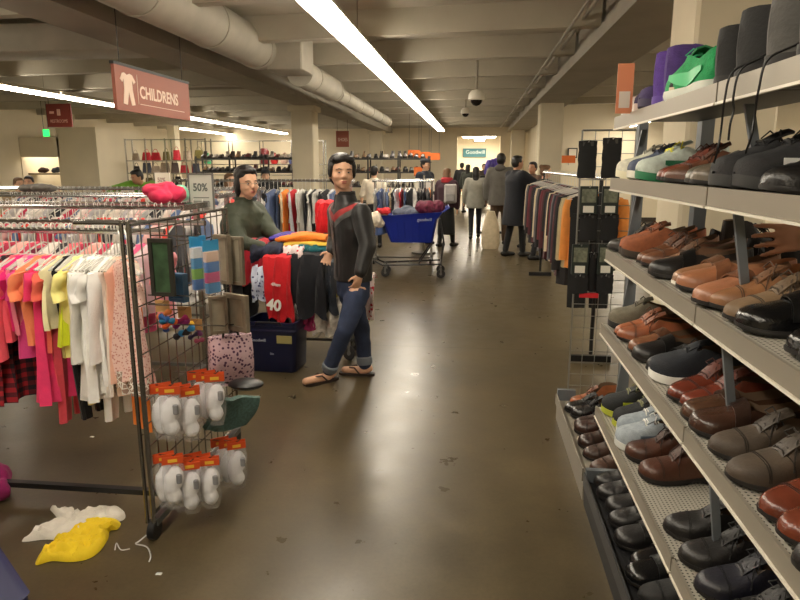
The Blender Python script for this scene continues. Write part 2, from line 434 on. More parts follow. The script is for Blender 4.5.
# restroom sign
def hangsign(name, label, px0, py0, px1, py1, Y, m, zc=3.31, cat='sign', wires=True, th=.015):
    p = D(px0, py0, Y); q = D(px1, py1, Y)
    t = thing(name, label, cat, (p.x, Y, p.z))
    MB().box((0, -th, q.z-p.z), (q.x-p.x, th, 0)).build('sign_panel', m, t)
    if wires:
        for s in (.1, .9): MB().cyl(((q.x-p.x)*s, 0, 0), ((q.x-p.x)*s, 0, zc-p.z), .006, 4).build('hanger_wire', BLACKM, t)
    return t, q.x-p.x, p.z-q.z
RX = Matrix.Rotation(PI/2, 3, 'X')
t, w_, h2 = hangsign('restroom_sign', 'dark terracotta RESTROOMS sign high on the far left wall', 46, 104, 73, 127, 13.5, mat('sign_dark', (112, 44, 34), .5))
text('RESTROOMS', h2*.2, plain((205, 160, 140)), (w_*.12, -.017, -h2*.85), RX, parent=t, sx=w_*.78/(h2*.2*6.2))
text('II', h2*.34, plain((205, 160, 140)), (w_*.42, -.017, -h2*.55), RX, parent=t, bold=.01)
MB().box((w_*.12, -.02, -h2*.42), (w_*.3, -.015, -h2*.32)).build('arrow_mark', plain((205, 160, 140)), t)
t, w_, h2 = hangsign('exit_sign', 'glowing green exit sign above the far left booth', 43, 129.5, 49.5, 136.5, 15.5, mat('exit_green', (40, 220, 90), .4, emit=1.6))
t, w_, h2 = hangsign('hanging_sign', 'terracotta sign hanging in the distance behind the left column', 336, 131, 349, 147, 19, SIGNR)
text('SHOES', h2*.3, SIGNT, (w_*.15, -.017, -h2*.7), RX, parent=t, sx=.7)
t, w_, h2 = hangsign('wall_sign', 'teal banner sign on the far room wall', 463, 148.5, 486, 157, 34.9, plain((52, 108, 118)), wires=False)
text('Goodwill', h2*.62, plain((215, 225, 220)), (w_*.12, -.018, -h2*.75), RX, parent=t)
ORG = mat('sale_orange', (232, 118, 50), .6)
for k, (a0, b0, c0, d0, Y, lab) in enumerate([(408, 150, 420, 158, 20, 'leftmost'), (420, 152, 430, 159, 20.5, 'middle'), (430, 153, 440, 160, 21, 'rightmost')]):
    hangsign('sale_sign', '%s of the three orange cards hanging over the far shoe shelves' % lab, a0, b0, c0, d0, Y, ORG)
# ================================================================ GARMENTS ON HANGERS  (local: rail along X at the origin, hanging down)
HANG_M = mat('hanger_plastic', (225, 222, 215), .25, alpha=.75)
HOOK_M = mat('hook_wire', (215, 212, 205), .3, .7)
def hanger_mesh(w=.16, adult=False):
    mb = MB()
    r = .0028
    pts = [V(0, .012+.011*math.cos(a)*1.2-.002, .003+.013*math.sin(a)) for a in [math.radians(q) for q in (200, 150, 110, 70, 30, -10, -50)]]
    pts = [V(0, -.014, -.004)]+[V(0, .016*math.cos(math.radians(q)), .008+.014*math.sin(math.radians(q))) for q in (170, 130, 90, 50, 10, -30)]+[V(0, .0, -.02), V(0, 0, -.12)]
    mb.m = 1; mb.tube(pts, r, 5); mb.m = 0
    mb.tube([V(0, -w, -.17), V(0, -w*.5, -.14), V(0, 0, -.12), V(0, w*.5, -.14), V(0, w, -.17)], .005, 5)
    mb.tube([V(0, -w, -.17), V(0, w, -.175)], .0035, 4)
    return mb.mesh('hanger', [HANG_M, HOOK_M])
HM = {'kid': hanger_mesh(.15), 'adult': hanger_mesh(.2)}
def ring2(w, t, z, ph, amp, cx=0, cy=0, n=18, k=3, lean=0):
    out = []
    for j in range(n):
        a = 2*PI*j/n
        y = w*math.cos(a); x = t*math.sin(a)
        x += amp*math.sin(k*PI*(y/max(w, .01))+ph)*(1 if abs(math.cos(a)) < .97 else .4)
        out.append(V(cx+x, cy+y, z))
    return out
def sleeve(mb, s, ws, z0, length, wid, out, rng, t=.016):
    rings = []; n = 7
    for i in range(n+1):
        q = i/n
        c = V(rng.uniform(-.003, .003)+.006*math.sin(q*5+ws*90), s*(ws-.02+out*q*(1-.3*q)), z0-.012-length*q)
        w_ = wid*(1-.28*q)*(.8 if i == 0 else 1); tt = t*(1+.3*math.sin(q*7))
        rings.append([c+V(tt*math.sin(2*PI*j/10), w_*math.cos(2*PI*j/10), -s*out*.0+.25*w_*math.cos(2*PI*j/10)*s*-1*.4) for j in range(10)])
    mb.loft(rings)
def garment_mesh(kind, seed=0, L=.42, W=.15):
    g = random.Random(seed*17+hash_kind(kind)); mb = MB(); ph = g.uniform(0, 6); k = g.choice((2, 3, 3, 4))
    if kind in ('tee', 'long', 'dress', 'tank', 'coat', 'sweater'):
        t = {'tee': .017, 'long': .018, 'dress': .019, 'tank': .015, 'coat': .04, 'sweater': .024}[kind]
        prof = [(-.078, .045, .35), (-.088, .06, .6), (-.105, .1, .8), (-.122, W*.93, .9), (-.14, W, 1), (-.19, W*(.93 if kind != 'tank' else .85), 1.05)]
        m = 6
        for i in range(1, m+1):
            q = i/m; z = -.19-(L-.19)*q
            if kind == 'dress': ww = W*(.88+.42*q); tt = 1+1.2*q
            elif kind == 'coat': ww = W*(.95+.12*q); tt = 1+.3*q
            else: ww = W*(.92+.06*math.sin(q*3+ph)+.05*q); tt = 1+.5*q
            prof.append((z, ww, tt))
        rings = []
        for z, w_, tt in prof:
            q = min(1, max(0, (-.1-z)/(L-.1)))
            amp = t*(1.15*q)*(1.5 if kind == 'dress' else 1.1)
            rings.append(ring2(w_, t*tt, z-(.01*math.sin(ph+w_*40) if q > .9 else 0), ph+q*1.3, amp, cx=.012*math.sin(ph)*q, k=k+(2 if kind == 'dress' else 0), n=26 if kind in ('dress', 'coat') else 18))
        mb.loft(rings)
        if kind in ('tee', 'dress'):
            for s in (1, -1): sleeve(mb, s, W, -.125, .12, .05, .035, g)
        elif kind in ('long', 'sweater', 'coat'):
            for s in (1, -1): sleeve(mb, s, W, -.12, (L*.72 if kind == 'coat' else min(.40, L*.9)), .055 if kind == 'long' else .065, .05, g, t=.018 if kind == 'long' else .03)
        if kind == 'tank': pass
    elif kind in ('pants', 'leggings'):
        w0 = W*.75
        rings = [ring2(w0*q1, .016, z, ph, .002, n=16) for z, q1 in ((-.105, .92), (-.12, 1), (-.2, 1.08), (-.27, 1.05))]
        mb.loft(rings)
        for s in (1, -1):
            rr = []
            for i in range(7):
                q = i/6; z = -.24-(L-.24)*q
                rr.append(ring2(w0*(.55-.25*q*(1 if kind == 'leggings' else .4)), .017, z, ph, .005, cy=s*w0*(.48+.05*q), n=12, cx=.01*math.sin(q*4+ph)))
            mb.loft(rr)
    elif kind == 'skirt':
        mb.loft([ring2(W*(.7+.5*q), .014+.012*q, -.11-(L-.11)*q, ph, .012*q, k=6, n=28) for q in [i/7 for i in range(8)]])
    elif kind == 'cloth':
        mb.loft([ring2(W*(.9+.1*math.sin(q*3)), .008+.006*q, -.11-(L-.11)*q-.0, ph, .01*q, k=3, n=20) for q in [i/6 for i in range(7)]])
    mb.v = [(a, b, c-.045) for a, b, c in mb.v]
    return mb
def hash_kind(k): return sum(ord(c)*(i+1) for i, c in enumerate(k))
GM = {}
def garment(kind, rgb, x, y, z, label, rz=0, group=None, seed=0, L=.42, W=.15, hang='kid', m=None, tagged=False, sc=1, tilt=0):
    key = (kind, seed, L, W)
    if key not in GM: GM[key] = garment_mesh(kind, seed, L, W).mesh('%s_mesh' % kind, cloth((200, 200, 200)))
    names = {'tee': 'hanging_tee_shirt', 'long': 'hanging_long_sleeve_shirt', 'dress': 'hanging_dress', 'tank': 'hanging_tank_top', 'coat': 'hanging_coat', 'sweater': 'hanging_sweater', 'pants': 'hanging_trousers', 'leggings': 'hanging_leggings', 'skirt': 'hanging_skirt', 'cloth': 'hanging_cloth'}
    cats = {'tee': 'shirt', 'long': 'shirt', 'dress': 'dress', 'tank': 'top', 'coat': 'coat', 'sweater': 'sweater', 'pants': 'trousers', 'leggings': 'leggings', 'skirt': 'skirt', 'cloth': 'cloth'}
    o = bpy.data.objects.new(names[kind], GM[key]); COL.objects.link(o)
    o.material_slots[0].link = 'OBJECT'; o.material_slots[0].material = m or cloth(rgb)
    o.location = (x, y, z); o.rotation_euler = (tilt, 0, rz); o.scale = (sc,)*3
    tag(o, label, cats[kind], group)
    h = bpy.data.objects.new('hanger', HM[hang]); COL.objects.link(h); h.parent = o
    if tagged:
        tgk = ('tag',)
        if tgk not in GM: GM[tgk] = MB().box((.02, -.02, -.2), (.022, .02, -.13)).mesh('price_tag', plain((240, 238, 230)), smooth=False)
        q = bpy.data.objects.new('price_tag', GM[tgk]); COL.objects.link(q); q.parent = o
        q.location = (.006, -W*.6, 0); q['label'] = 'white price tag'
    return o
# ---------------------------------------------------------------- racks
def rack(label, x0, x1, y0, y1, z, group=None, ends=(-1, 1), lower=True):
    t = thing('clothes_rack', label, 'clothes rack', ((x0+x1)/2, (y0+y1)/2, 0), group=group)
    hx = (x1-x0)/2; hy = (y1-y0)/2
    for s in (-1, 1):
        MB().tube([(-hx, s*hy, z), (hx, s*hy, z)], .014, 8).build('rail', CHROME, t)
    for s in ends:
        p = MB(); p.box((s*hx-.014, -hy-.0, z-.02), (s*hx+.014, hy, z+.02)); p.build('end_bar', CHROME, t)
        p = MB(); p.box((s*hx-.018, -.018, .09), (s*hx+.018, .018, z)); p.build('upright', CHROME, t)
        p = MB(); p.box((s*hx-.02, -hy, .07), (s*hx+.02, hy, .1)); p.build('foot_bar', STEEL, t)
        for q in (-1, 1):
            MB().cyl((s*hx-.014, q*hy, .033), (s*hx+.014, q*hy, .033), .033, 12).build('caster', BLACKM, t)
    if lower:
        bo = 0 if len(ends) == 2 else -.33
        MB().box((-hx, bo-.016, .075), (hx, bo+.016, .1)).build('base_bar', STEEL if len(ends) == 2 else BLACKM, t)
    return t
ZR = 1.29
# plaid, lace and pale patterned fabrics
def plaid_mat():
    m = bpy.data.materials.new('red_black_plaid'); m.use_nodes = True; nt = m.node_tree; b = nt.nodes['Principled BSDF']; b.inputs['Roughness'].default_value = .9
    tc = nt.nodes.new('ShaderNodeTexCoord'); last = None
    outs = []
    for d in ('X', 'Z', 'Y'):
        wv = nt.nodes.new('ShaderNodeTexWave'); wv.bands_direction = d; wv.inputs['Scale'].default_value = 7; nt.links.new(tc.outputs['Object'], wv.inputs['Vector'])
        r = nt.nodes.new('ShaderNodeValToRGB'); r.color_ramp.interpolation = 'CONSTANT'; e = r.color_ramp.elements; e[0].color = (.35, .35, .35, 1); e[1].position = .5; e[1].color = (1, 1, 1, 1)
        nt.links.new(wv.outputs['Fac'], r.inputs['Fac']); outs.append(r.outputs['Color'])
    a = nt.nodes.new('ShaderNodeMixRGB'); a.blend_type = 'MULTIPLY'; a.inputs[0].default_value = 1; nt.links.new(outs[1], a.inputs[1]); nt.links.new(outs[2], a.inputs[2])
    r = nt.nodes.new('ShaderNodeValToRGB'); e = r.color_ramp.elements; e[0].position = .1; e[0].color = (*lin((22, 24, 34)), 1); e[1].position = 1; e[1].color = (*lin((165, 30, 42)), 1)
    nt.links.new(a.outputs['Color'], r.inputs['Fac']); nt.links.new(r.outputs['Color'], b.inputs['Base Color']); return m
def spots_mat(name, base, spot, scale=22, thr=.3, lace=False):
    m = bpy.data.materials.new(name); m.use_nodes = True; nt = m.node_tree; b = nt.nodes['Principled BSDF']; b.inputs['Roughness'].default_value = .8
    tc = nt.nodes.new('ShaderNodeTexCoord'); vo = nt.nodes.new('ShaderNodeTexVoronoi'); vo.inputs['Scale'].default_value = scale
    if lace: vo.feature = 'DISTANCE_TO_EDGE'
    nt.links.new(tc.outputs['Object'], vo.inputs['Vector'])
    r = nt.nodes.new('ShaderNodeValToRGB'); e = r.color_ramp.elements; e[0].position = thr*.8; e[0].color = (*lin(spot), 1); e[1].position = thr; e[1].color = (*lin(base), 1)
    nt.links.new(vo.outputs['Distance'], r.inputs['Fac']); nt.links.new(r.outputs['Color'], b.inputs['Base Color'])
    bp = nt.nodes.new('ShaderNodeBump'); bp.inputs['Strength'].default_value = .3; nt.links.new(vo.outputs['Distance'], bp.inputs['Height']); nt.links.new(bp.outputs['Normal'], b.inputs['Normal'])
    return m
PLAID = plaid_mat()
LACE = spots_mat('pink_lace', (244, 208, 198), (214, 150, 140), 90, .4)
FLORAL = spots_mat('small_floral', (205, 212, 232), (70, 76, 120), 30, .35)
FLOR2 = spots_mat('red_floral', (232, 214, 214), (190, 40, 60), 26, .35)
WHITELACE = spots_mat('white_lace', (170, 140, 124), (248, 242, 232), 45, .1, lace=True)
rack('low chrome childrens rack holding the pink and white clothes in front', -4.3, -1.36, 2.7, 3.14, ZR, ends=(-1,))
AL = [ # px at y 232, colour, kind, length, words, material
 (-52, (205, 40, 90), 'tee', .42, 'deep pink'), (-44, (240, 120, 150), 'long', .5, 'light pink'), (-36, (120, 30, 50), 'dress', .62, 'burgundy'), (-28, (240, 90, 130), 'tee', .45, 'rose pink'), (-20, (60, 30, 40), 'skirt', .6, 'dark'),
 (-13, (236, 76, 112), 'tee', .46, 'coral pink'), (-6, (170, 30, 45), 'dress', .76, 'red and black plaid'),
 (1, (244, 92, 110), 'long', .45, 'bright coral'), (8, (222, 28, 118), 'tee', .4, 'hot magenta'), (14, (236, 130, 150), 'tank', .42, 'dusty pink'),
 (20, (232, 74, 146), 'tee', .54, 'bubblegum pink'), (26, (252, 140, 96), 'tee', .46, 'salmon orange'), (33, (238, 56, 112), 'dress', .74, 'long hot pink'),
 (39, (235, 80, 95), 'leggings', .86, 'coral red'), (44, (255, 110, 92), 'tee', .5, 'orange coral'), (48, (250, 236, 190), 'tank', .40, 'cream yellow'), (53, (12, 12, 14), 'tank', .46, 'black'), (57, (225, 235, 40), 'skirt', .46, 'neon yellow green'), (60, (12, 12, 14), 'leggings', .84, 'long black'),
 (64, (252, 236, 150), 'tee', .52, 'pale yellow'), (69, (250, 246, 240), 'long', .56, 'frilly white'), (72, (236, 216, 140), 'leggings', .76, 'straw yellow'), (76, (247, 246, 242), 'dress', .72, 'plain white'),
 (82, (252, 250, 246), 'tee', .50, 'bright white'), (87, (244, 242, 238), 'dress', .70, 'soft white'), (91, (246, 244, 240), 'leggings', .84, 'narrow white'), (95, (252, 250, 248), 'long', .66, 'snow white'), (99, (250, 236, 226), 'tank', .70, 'ivory'),
 (102, (250, 216, 196), 'tank', .70, 'pale peach'), (105, (248, 196, 172), 'tank', .64, 'peach')]
kindword = {'tee': 'short sleeved shirt', 'long': 'long sleeved shirt', 'dress': 'dress', 'tank': 'tank top', 'leggings': 'leggings', 'pants': 'trousers', 'skirt': 'skirt', 'coat': 'coat', 'sweater': 'sweater', 'cloth': 'cloth'}
for k, (px, c, kd, L, wd) in enumerate(AL):
    p = D(px+14, 233, 2.7)
    m = PLAID if 'plaid' in wd else None
    if wd == 'dark': m = PLAID
    article = 'pair of '+kindword[kd] if kd in ('leggings', 'pants') else kindword[kd]
    garment(kd, c, p.x, 2.7, ZR+.012, 'childs %s %s hanging on the near rail of the front rack' % (wd, article), rz=RND.uniform(-.22, .12) if px < 98 else .05, group=None, seed=k, L=L, W=.14+.02*(k % 2), m=m, tagged=(k in (9, 12, 22)))
# lace dress and the orange cloth under it, at the right end
p = D(121, 233, 2.58)
o = garment('dress', (0, 0, 0), p.x-.0, 2.57, ZR+.012, 'pale pink lace dress with white lace hem at the rack end', rz=.95, seed=91, L=.60, W=.125, m=LACE, tagged=True)
hem = MB()
hr = []
for i in range(5):
    q = i/4; hr.append([V(x.x*1.02, x.y*1.02, x.z-.045) for x in ring2(.125*(1.24+.1*q), .045, -.57-.075*q-.0, 1.0, .02, n=40, k=5)])
for r_ in hr[-1:]:
    for j, v in enumerate(r_): v.z -= .018*abs(math.sin(j*PI/40*9))
hem.loft(hr, cap=False); hem.build('lace_hem', WHITELACE, o)
garment('cloth', (238, 132, 48), p.x+.0, 2.62, ZR+.012, 'orange cloth bag hanging low behind the pale lace dress', rz=.9, seed=92, L=.86, W=.105)
# far rail of the front rack
FL = [((235, 150, 160), 'pale rose', 'tee'), ((200, 60, 90), 'raspberry', 'long'), ((250, 235, 225), 'off-white', 'tank'), ((30, 28, 34), 'black striped', 'dress'), ((240, 110, 120), 'coral', 'tee'),
      ((220, 200, 205), 'grey pink', 'long'), ((250, 180, 170), 'peachy pink', 'dress'), ((110, 30, 60), 'plum', 'leggings'), ((245, 240, 235), 'white', 'long'), ((35, 32, 40), 'black', 'tee'), ((225, 90, 140), 'magenta pink', 'tee'), ((170, 40, 70), 'wine red', 'dress')]
for k in range(34):
    c, wd, kd = FL[(k*5+k//12) % 12]
    x = -1.6-.06*k
    garment(kd, c, x, 3.14, ZR+.012, 'childs %s %s hanging on the far rail of the front rack' % (wd, kindword[kd]), rz=RND.uniform(-.2, .2), group='clothes on the far rail of the front rack', seed=k % 12+40, L=(.5, .44, .56)[k % 3], W=.14)
# rows behind
def row(tagname, x0, x1, y, z, step, pal, kinds, group, seed0, hang='kid', Ls=(.5, .42, .58), W=.15, limit=None, rzb=0):
    n = int((x1-x0)/step); 
    for k in range(n):
        c, wd = pal[(k*5+seed0) % len(pal)] if RND.random() < .6 else RND.choice(pal)
        kd = RND.choice(kinds)
        garment(kd, c, x1-.05-k*step+RND.uniform(-.01, .01), y, z+.012, '%s %s %s' % (wd, kindword[kd], tagname), rz=rzb+RND.uniform(-.25, .25), group=group, seed=(k+seed0) % 9+seed0, L=Ls[k % len(Ls)], W=W, hang=hang)
PALB = [((235, 228, 222), 'white'), ((205, 60, 90), 'pink'), ((40, 40, 46), 'black'), ((175, 172, 172), 'grey'), ((230, 180, 178), 'blush'), ((90, 110, 150), 'blue'), ((225, 215, 205), 'cream'), ((228, 70, 60), 'red'), ((190, 185, 190), 'pale grey')]
rack('second chrome childrens rack behind the front rack', -4.9, -2.0, 4.25, 4.7, ZR)
rack('third chrome childrens rack behind the second rack', -6.0, -2.4, 5.85, 6.3, ZR)
rack('fourth chrome childrens rack farthest back on the left', -7.6, -2.65, 7.55, 8.0, ZR)
row('on the near rail of the second rack', -3.5, -2.0, 4.25, ZR, .05, PALB, ('tee', 'long', 'tank', 'dress'), 'clothes on the near rail of the second rack', 200)
row('on the far rail of the second rack', -3.8, -2.0, 4.7, ZR, .055, PALB, ('tee', 'long'), 'clothes on the far rail of the second rack', 220)
row('on the near rail of the third rack', -4.5, -2.4, 5.85, ZR, .055, PALB, ('tee', 'long', 'dress'), 'clothes on the near rail of the third rack', 200)
row('on the far rail of the third rack', -4.7, -2.4, 6.3, ZR, .06, PALB, ('tee', 'long'), 'clothes on the far rail of the third rack', 220)
row('on the near rail of the fourth rack', -5.7, -2.65, 7.55, ZR, .07, PALB, ('tee', 'long'), 'clothes on the near rail of the fourth rack', 200)
# countless clothes on the farthest rail: one mass
mb = MB()
st = garment_mesh('tee', 3, .5, .15)
for k in range(52):
    x = -2.72-.065*k; a = RND.uniform(-.2, .2); o_ = len(mb.v); mb.m = k % 4
    mb.add([(x+vx*math.cos(a)-vy*math.sin(a), 8.0+vx*math.sin(a)+vy*math.cos(a), ZR+.012+vz) for vx, vy, vz in st.v], st.f)
    mb.tube([(x, 0+8.0, ZR+.02), (x, 8.0, ZR-.08)], .003, 4)
tag(mb.build('hanging_clothes', [cloth((205, 200, 196)), cloth((60, 60, 68)), cloth((180, 90, 100)), cloth((225, 222, 215))]), 'packed childrens clothes on the far rail of the farthest left rack', 'clothes', kind='stuff')
# things lying on top of the racks
def blob_cloth(name, label, cat, c, rad, m, seed, vox=.012, parts=7, disp=.012, group=None, dsc=14):
    g = random.Random(seed); mb = MB()
    for i in range(parts):
        mb.ell((g.uniform(-.5, .5)*rad[0], g.uniform(-.5, .5)*rad[1], rad[2]*g.uniform(.35, .7)), (rad[0]*g.uniform(.4, .65), rad[1]*g.uniform(.4, .65), rad[2]*g.uniform(.4, .6)), n=10, m=7)
    o = remesh(name, mb, m, vox, None, c, smooth=2, disp=disp, dscale=dsc, seed=seed)
    zmin = min(v.co.z for v in o.data.vertices)
    for v in o.data.vertices: v.co.z -= zmin
    return tag(o, label, cat, group)
p = D(159, 219, 4.3)
blob_cloth('pink_garment', 'crumpled hot pink garment lying over the second rack rails', 'garment', (p.x-.02, 4.42, ZR+.02), (.13, .17, .12), cloth((214, 40, 84)), 5)
p = D(175, 218, 4.5)
blob_cloth('green_garment', 'mint green garment draped beside the pink one on the racks', 'garment', (p.x-.0, 4.6, ZR+.02), (.07, .12, .1), cloth((130, 205, 175)), 6)
p = D(28, 207, 5.9)
blob_cloth('grey_garment', 'folded dark grey garment lying across the third rack rails', 'garment', (p.x, 6.05, ZR+.02), (.2, .2, .07), cloth((95, 90, 84)), 8)
p = D(100, 200, 4.6)
# ---------------------------------------------------------------- long rack behind the couple and the rack end in the aisle
PALF = [((30, 30, 36), 'black'), ((24, 24, 28), 'black'), ((52, 54, 60), 'charcoal'), ((205, 206, 214), 'pale'), ((100, 116, 156), 'dusty blue'), ((40, 38, 44), 'black'), ((225, 222, 218), 'white'), ((70, 90, 140), 'blue'), ((238, 140, 50), 'orange'), ((120, 124, 140), 'slate'), ((190, 186, 180), 'light grey'), ((26, 28, 40), 'navy'), ((200, 40, 50), 'red'), ((225, 205, 170), 'cream')]
rack('long chrome rack of clothes behind the man and woman', -4.3, -1.75, 8.9, 9.35, 1.36)
row('on the near rail behind the couple', -4.2, -1.75, 8.9, 1.36, .06, PALF, ('dress', 'long', 'tee', 'pants'), 'clothes on the rack behind the couple', 260, hang='adult', Ls=(.72, .66, .8), W=.19)
rack('chrome rack of clothes standing just behind the blue cart', -1.6, -.68, 10.2, 10.65, 1.33)
row('on the rack behind the blue cart', -1.6, -.68, 10.2, 1.33, .052, PALF, ('dress', 'long', 'tee', 'pants'), 'clothes on the rack behind the blue cart', 280, hang='adult', Ls=(.72, .6, .8), W=.18)
row('on the far rail of the rack behind the blue cart', -1.6, -.68, 10.65, 1.33, .08, PALF, ('dress', 'long'), 'clothes on the rack behind the blue cart', 280, hang='adult', Ls=(.72, .6), W=.18)
# coats on the right
t = thing('coat_rack', 'dark rack holding coats and jackets beside the aisle on the right', 'clothes rack', (.98, 7.6, 0))
MB().tube([(0, -2.5, 1.48), (0, 1.9, 1.48)], .015, 8).build('rail', CHROME, t)
for s in (-2.4, 1.8):
    MB().tube([(0, s, .06), (0, s, 1.48)], .016, 8).build('upright', BLACKM, t)
    MB().box((-.16, s-.02, .0), (.16, s+.02, .05)).build('foot', BLACKM, t)
CO = [((222, 140, 62), 'tan orange', 'coat', .68), ((168, 150, 112), 'khaki', 'coat', .72), ((140, 132, 104), 'olive tan', 'coat', .72), ((28, 24, 26), 'black', 'coat', .9), ((74, 30, 36), 'maroon', 'coat', .85), ((30, 32, 44), 'navy', 'coat', .8), ((90, 88, 90), 'charcoal', 'coat', .85), ((95, 28, 38), 'burgundy', 'coat', .75), ((30, 26, 26), 'black', 'sweater', .7), ((196, 180, 150), 'beige', 'coat', .8)]
for k in range(24):
    c, wd, kd, L = CO[k] if k < 10 else CO[3+(k*3) % 7]
    y = 5.35+k*.11+(.12 if k > 2 else 0)+(k-10)*.1*(k > 10)
    if y > 9.3: break
    garment(kd, c, .98, y, 1.49, '%s %s hanging on the right hand coat rack' % (wd, kindword[kd]), rz=PI/2+RND.uniform(-.3, .1), group='coats on the right hand rack', seed=300+k % 6, L=L, W=.22, hang='adult')
garment('pants', (18, 18, 20), .93, 5.22, 1.49, 'long black trousers hanging nearest on the right hand coat rack', rz=PI/2, seed=320, L=1.0, W=.22, hang='adult')
# ================================================================ SHOES (local: heel at origin, toe towards +X, sole on z=0)
US = [0, .02, .07, .14, .24, .34, .43, .5, .56, .63, .71, .79, .86, .92, .965, .99, 1]
WS0 = [.006, .021, .031, .035, .035, .033, .034, .038, .043, .048, .052, .053, .050, .043, .032, .019, .006]
WS = list(WS0)
def lerp(xs, ys, u):
    for i in range(len(xs)-1):
        if u <= xs[i+1]: return ys[i]+(ys[i+1]-ys[i])*(u-xs[i])/(xs[i+1]-xs[i])
    return ys[-1]
def shoe_parts(style, seed=0):
    """returns dict part -> MB"""
    L = .295; P = {}; WS = list(WS0)
    if style == 'oxford': WS[11:] = [.049, .044, .036, .025, .014, .005]
    sneaker = style in ('sneaker', 'hightop'); boot = style in ('boot', 'hightop', 'tallboot')
    heel = .03 if sneaker else (.028 if style != 'tallboot' else .035); fore = .022 if sneaker else .011
    if style == 'boot': fore = .016
    def spring(u): return .010*max(0, (u-.72)/.28)**2
    def st(u): return lerp([0, .3, .42, 1], [heel, heel, fore+.004, fore], u)+spring(u)*(1 if sneaker else .7)
    wsc = 1.06 if sneaker else 1.0
    rings = []
    for u, w in zip(US, WS):
        w = w*wsc+.003; x = L*u if u > 0 else -.003; t = st(u)
        lo = spring(u)+(0 if sneaker or not (.33 < u < .48) else .010)
        rings.append([V(x, -w*.95, lo), V(x, -w*1.03, (lo+t)/2), V(x, -w, t), V(x, w, t), V(x, w*1.03, (lo+t)/2), V(x, w*.95, lo)])
    mb = MB(); mb.loft(rings); P['sole'] = mb
    # upper
    if style == 'tallboot': collar = ([0, .1, .25, .38, .46, .52], [.19, .195, .20, .195, .165, .13]); uo = .44
    elif boot: collar = ([0, .1, .25, .38, .46, .52], [.115, .12, .118, .122, .118, .095]); uo = .44
    elif style == 'loafer': collar = ([0, .08, .25, .38, .5, .6], [.062, .058, .044, .044, .056, .056]); uo = .56
    elif sneaker: collar = ([0, .05, .2, .35, .48, .55], [.075, .068, .052, .062, .078, .074]); uo = .5
    else: collar = ([0, .05, .2, .35, .48, .55], [.066, .06, .046, .055, .072, .07]); uo = .5
    top = ([.4, .5, .56, .63, .71, .79, .86, .92, .965, .99, 1], [.09, .078, .07, .06, .052, .046, .041, .035, .027, .017, .004])
    if sneaker: top = (top[0], [v*1.08+.002 for v in top[1]])
    if style == 'loafer': top = (top[0], [v*.9 for v in top[1]])
    if style == 'oxford': top = (top[0], [.088, .074, .064, .053, .045, .039, .034, .028, .021, .013, .003])
    nj = 17; rings = []; flags = []
    for u, w in zip(US, WS):
        w = w*wsc; x = L*u; z0 = st(u)-.002; r = []
        if u <= uo:
            H = lerp(*collar, u)
            lean = (.012 if boot else .004)*(1-u/uo) if u < .15 else 0
            pull = 1 if not boot else .88
            if boot and u < .5: pull = .84
            for j in range(nj):
                k = min(j, nj-1-j); s = -1 if j < nj/2 else 1
                if k <= 5:
                    q = k/5; ww = w*(1-(1-pull)*q-.16*q*q*(0 if boot else 1))
                    r.append(V(x+lean*math.sin(q*PI)*-1*0+(-.004*math.sin(q*PI) if u < .03 else 0)+(-.03*q*(u/.45) if boot and u > .3 else 0), s*ww, z0+(H-.0)*q))
                else:
                    q = (k-5)/(nj/2-5.5); ww = w*.78*(1-q)
                    r.append(V(x+.004*(1 if u < .03 else 0)+(-.02 if boot and u > .3 else 0), s*ww if k < 8 else 0, z0+(.012 if k > 5 else H)))
            flags.append(True)
        else:
            H = lerp(*top, u)
            for j in range(nj):
                a = PI*j/(nj-1)
                c = math.cos(a); y = -w*math.copysign(abs(c)**.62, c); z = z0+H*(math.sin(a)**.72)
                r.append(V(x, y, z))
            flags.append(False)
        rings.append(r)
    mb = MB(); n = nj
    for r in rings: mb.v += [tuple(p) for p in r]
    for i in range(len(rings)-1):
        for j in range(n-1):
            mb.f.append((i*n+j, (i+1)*n+j, (i+1)*n+j+1, i*n+j+1)); mb.mi.append(1 if flags[i] and 5 <= j <= n-7 else 0)
    mb.f.append(tuple(range(n))); mb.mi.append(0)
    P['upper'] = mb
    zt = lambda u: st(u)+lerp(*top, u)
    # tongue
    if style != 'loafer' and style != 'tallboot':
        g = []
        hh = .12 if boot else (.105 if sneaker else .092)
        for i in range(6):
            q = i/5; u = .66-.2*q; zz = zt(.66)*(1-q)+(hh+.012)*q+.004*math.sin(q*PI)
            g.append([V(L*u-(.012*q*q), y*(.022-.0*q), zz-.006*abs(y)) for y in (-1, -.5, 0, .5, 1)])
        mb = MB(); mb.sheet(g, .005); P['tongue'] = mb
        mb = MB(); nl = 5 if not sneaker else 6
        for k in range(nl):
            q = k/(nl-1); u = .65-.14*q; zz = zt(.65)*(1-q)+(hh-.01)*q+.005
            pts = [V(L*u+(.006*math.sin(k)), -.024, zz-.012), V(L*u, -.012, zz), V(L*u, .012, zz), V(L*u-.006*math.sin(k), .024, zz-.012)]
            mb.tube(pts, .0022 if not sneaker else .003, 5)
        zz = hh-.002
        for s in (-1, 1):
            mb.tube([V(L*.51, 0, zz), V(L*.53, s*.018, zz+.012), V(L*.56, s*.034, zz-.002), V(L*.54, s*.022, zz-.008), V(L*.515, 0, zz)], .002, 5)
            mb.tube([V(L*.51, 0, zz), V(L*.56, s*.014, zz-.004), V(L*.6, s*.034, zz-.03), V(L*.62, s*.046, zz-.05)], .002, 5)
        P['laces'] = mb
    else:
        u = .62 if style == 'loafer' else .5
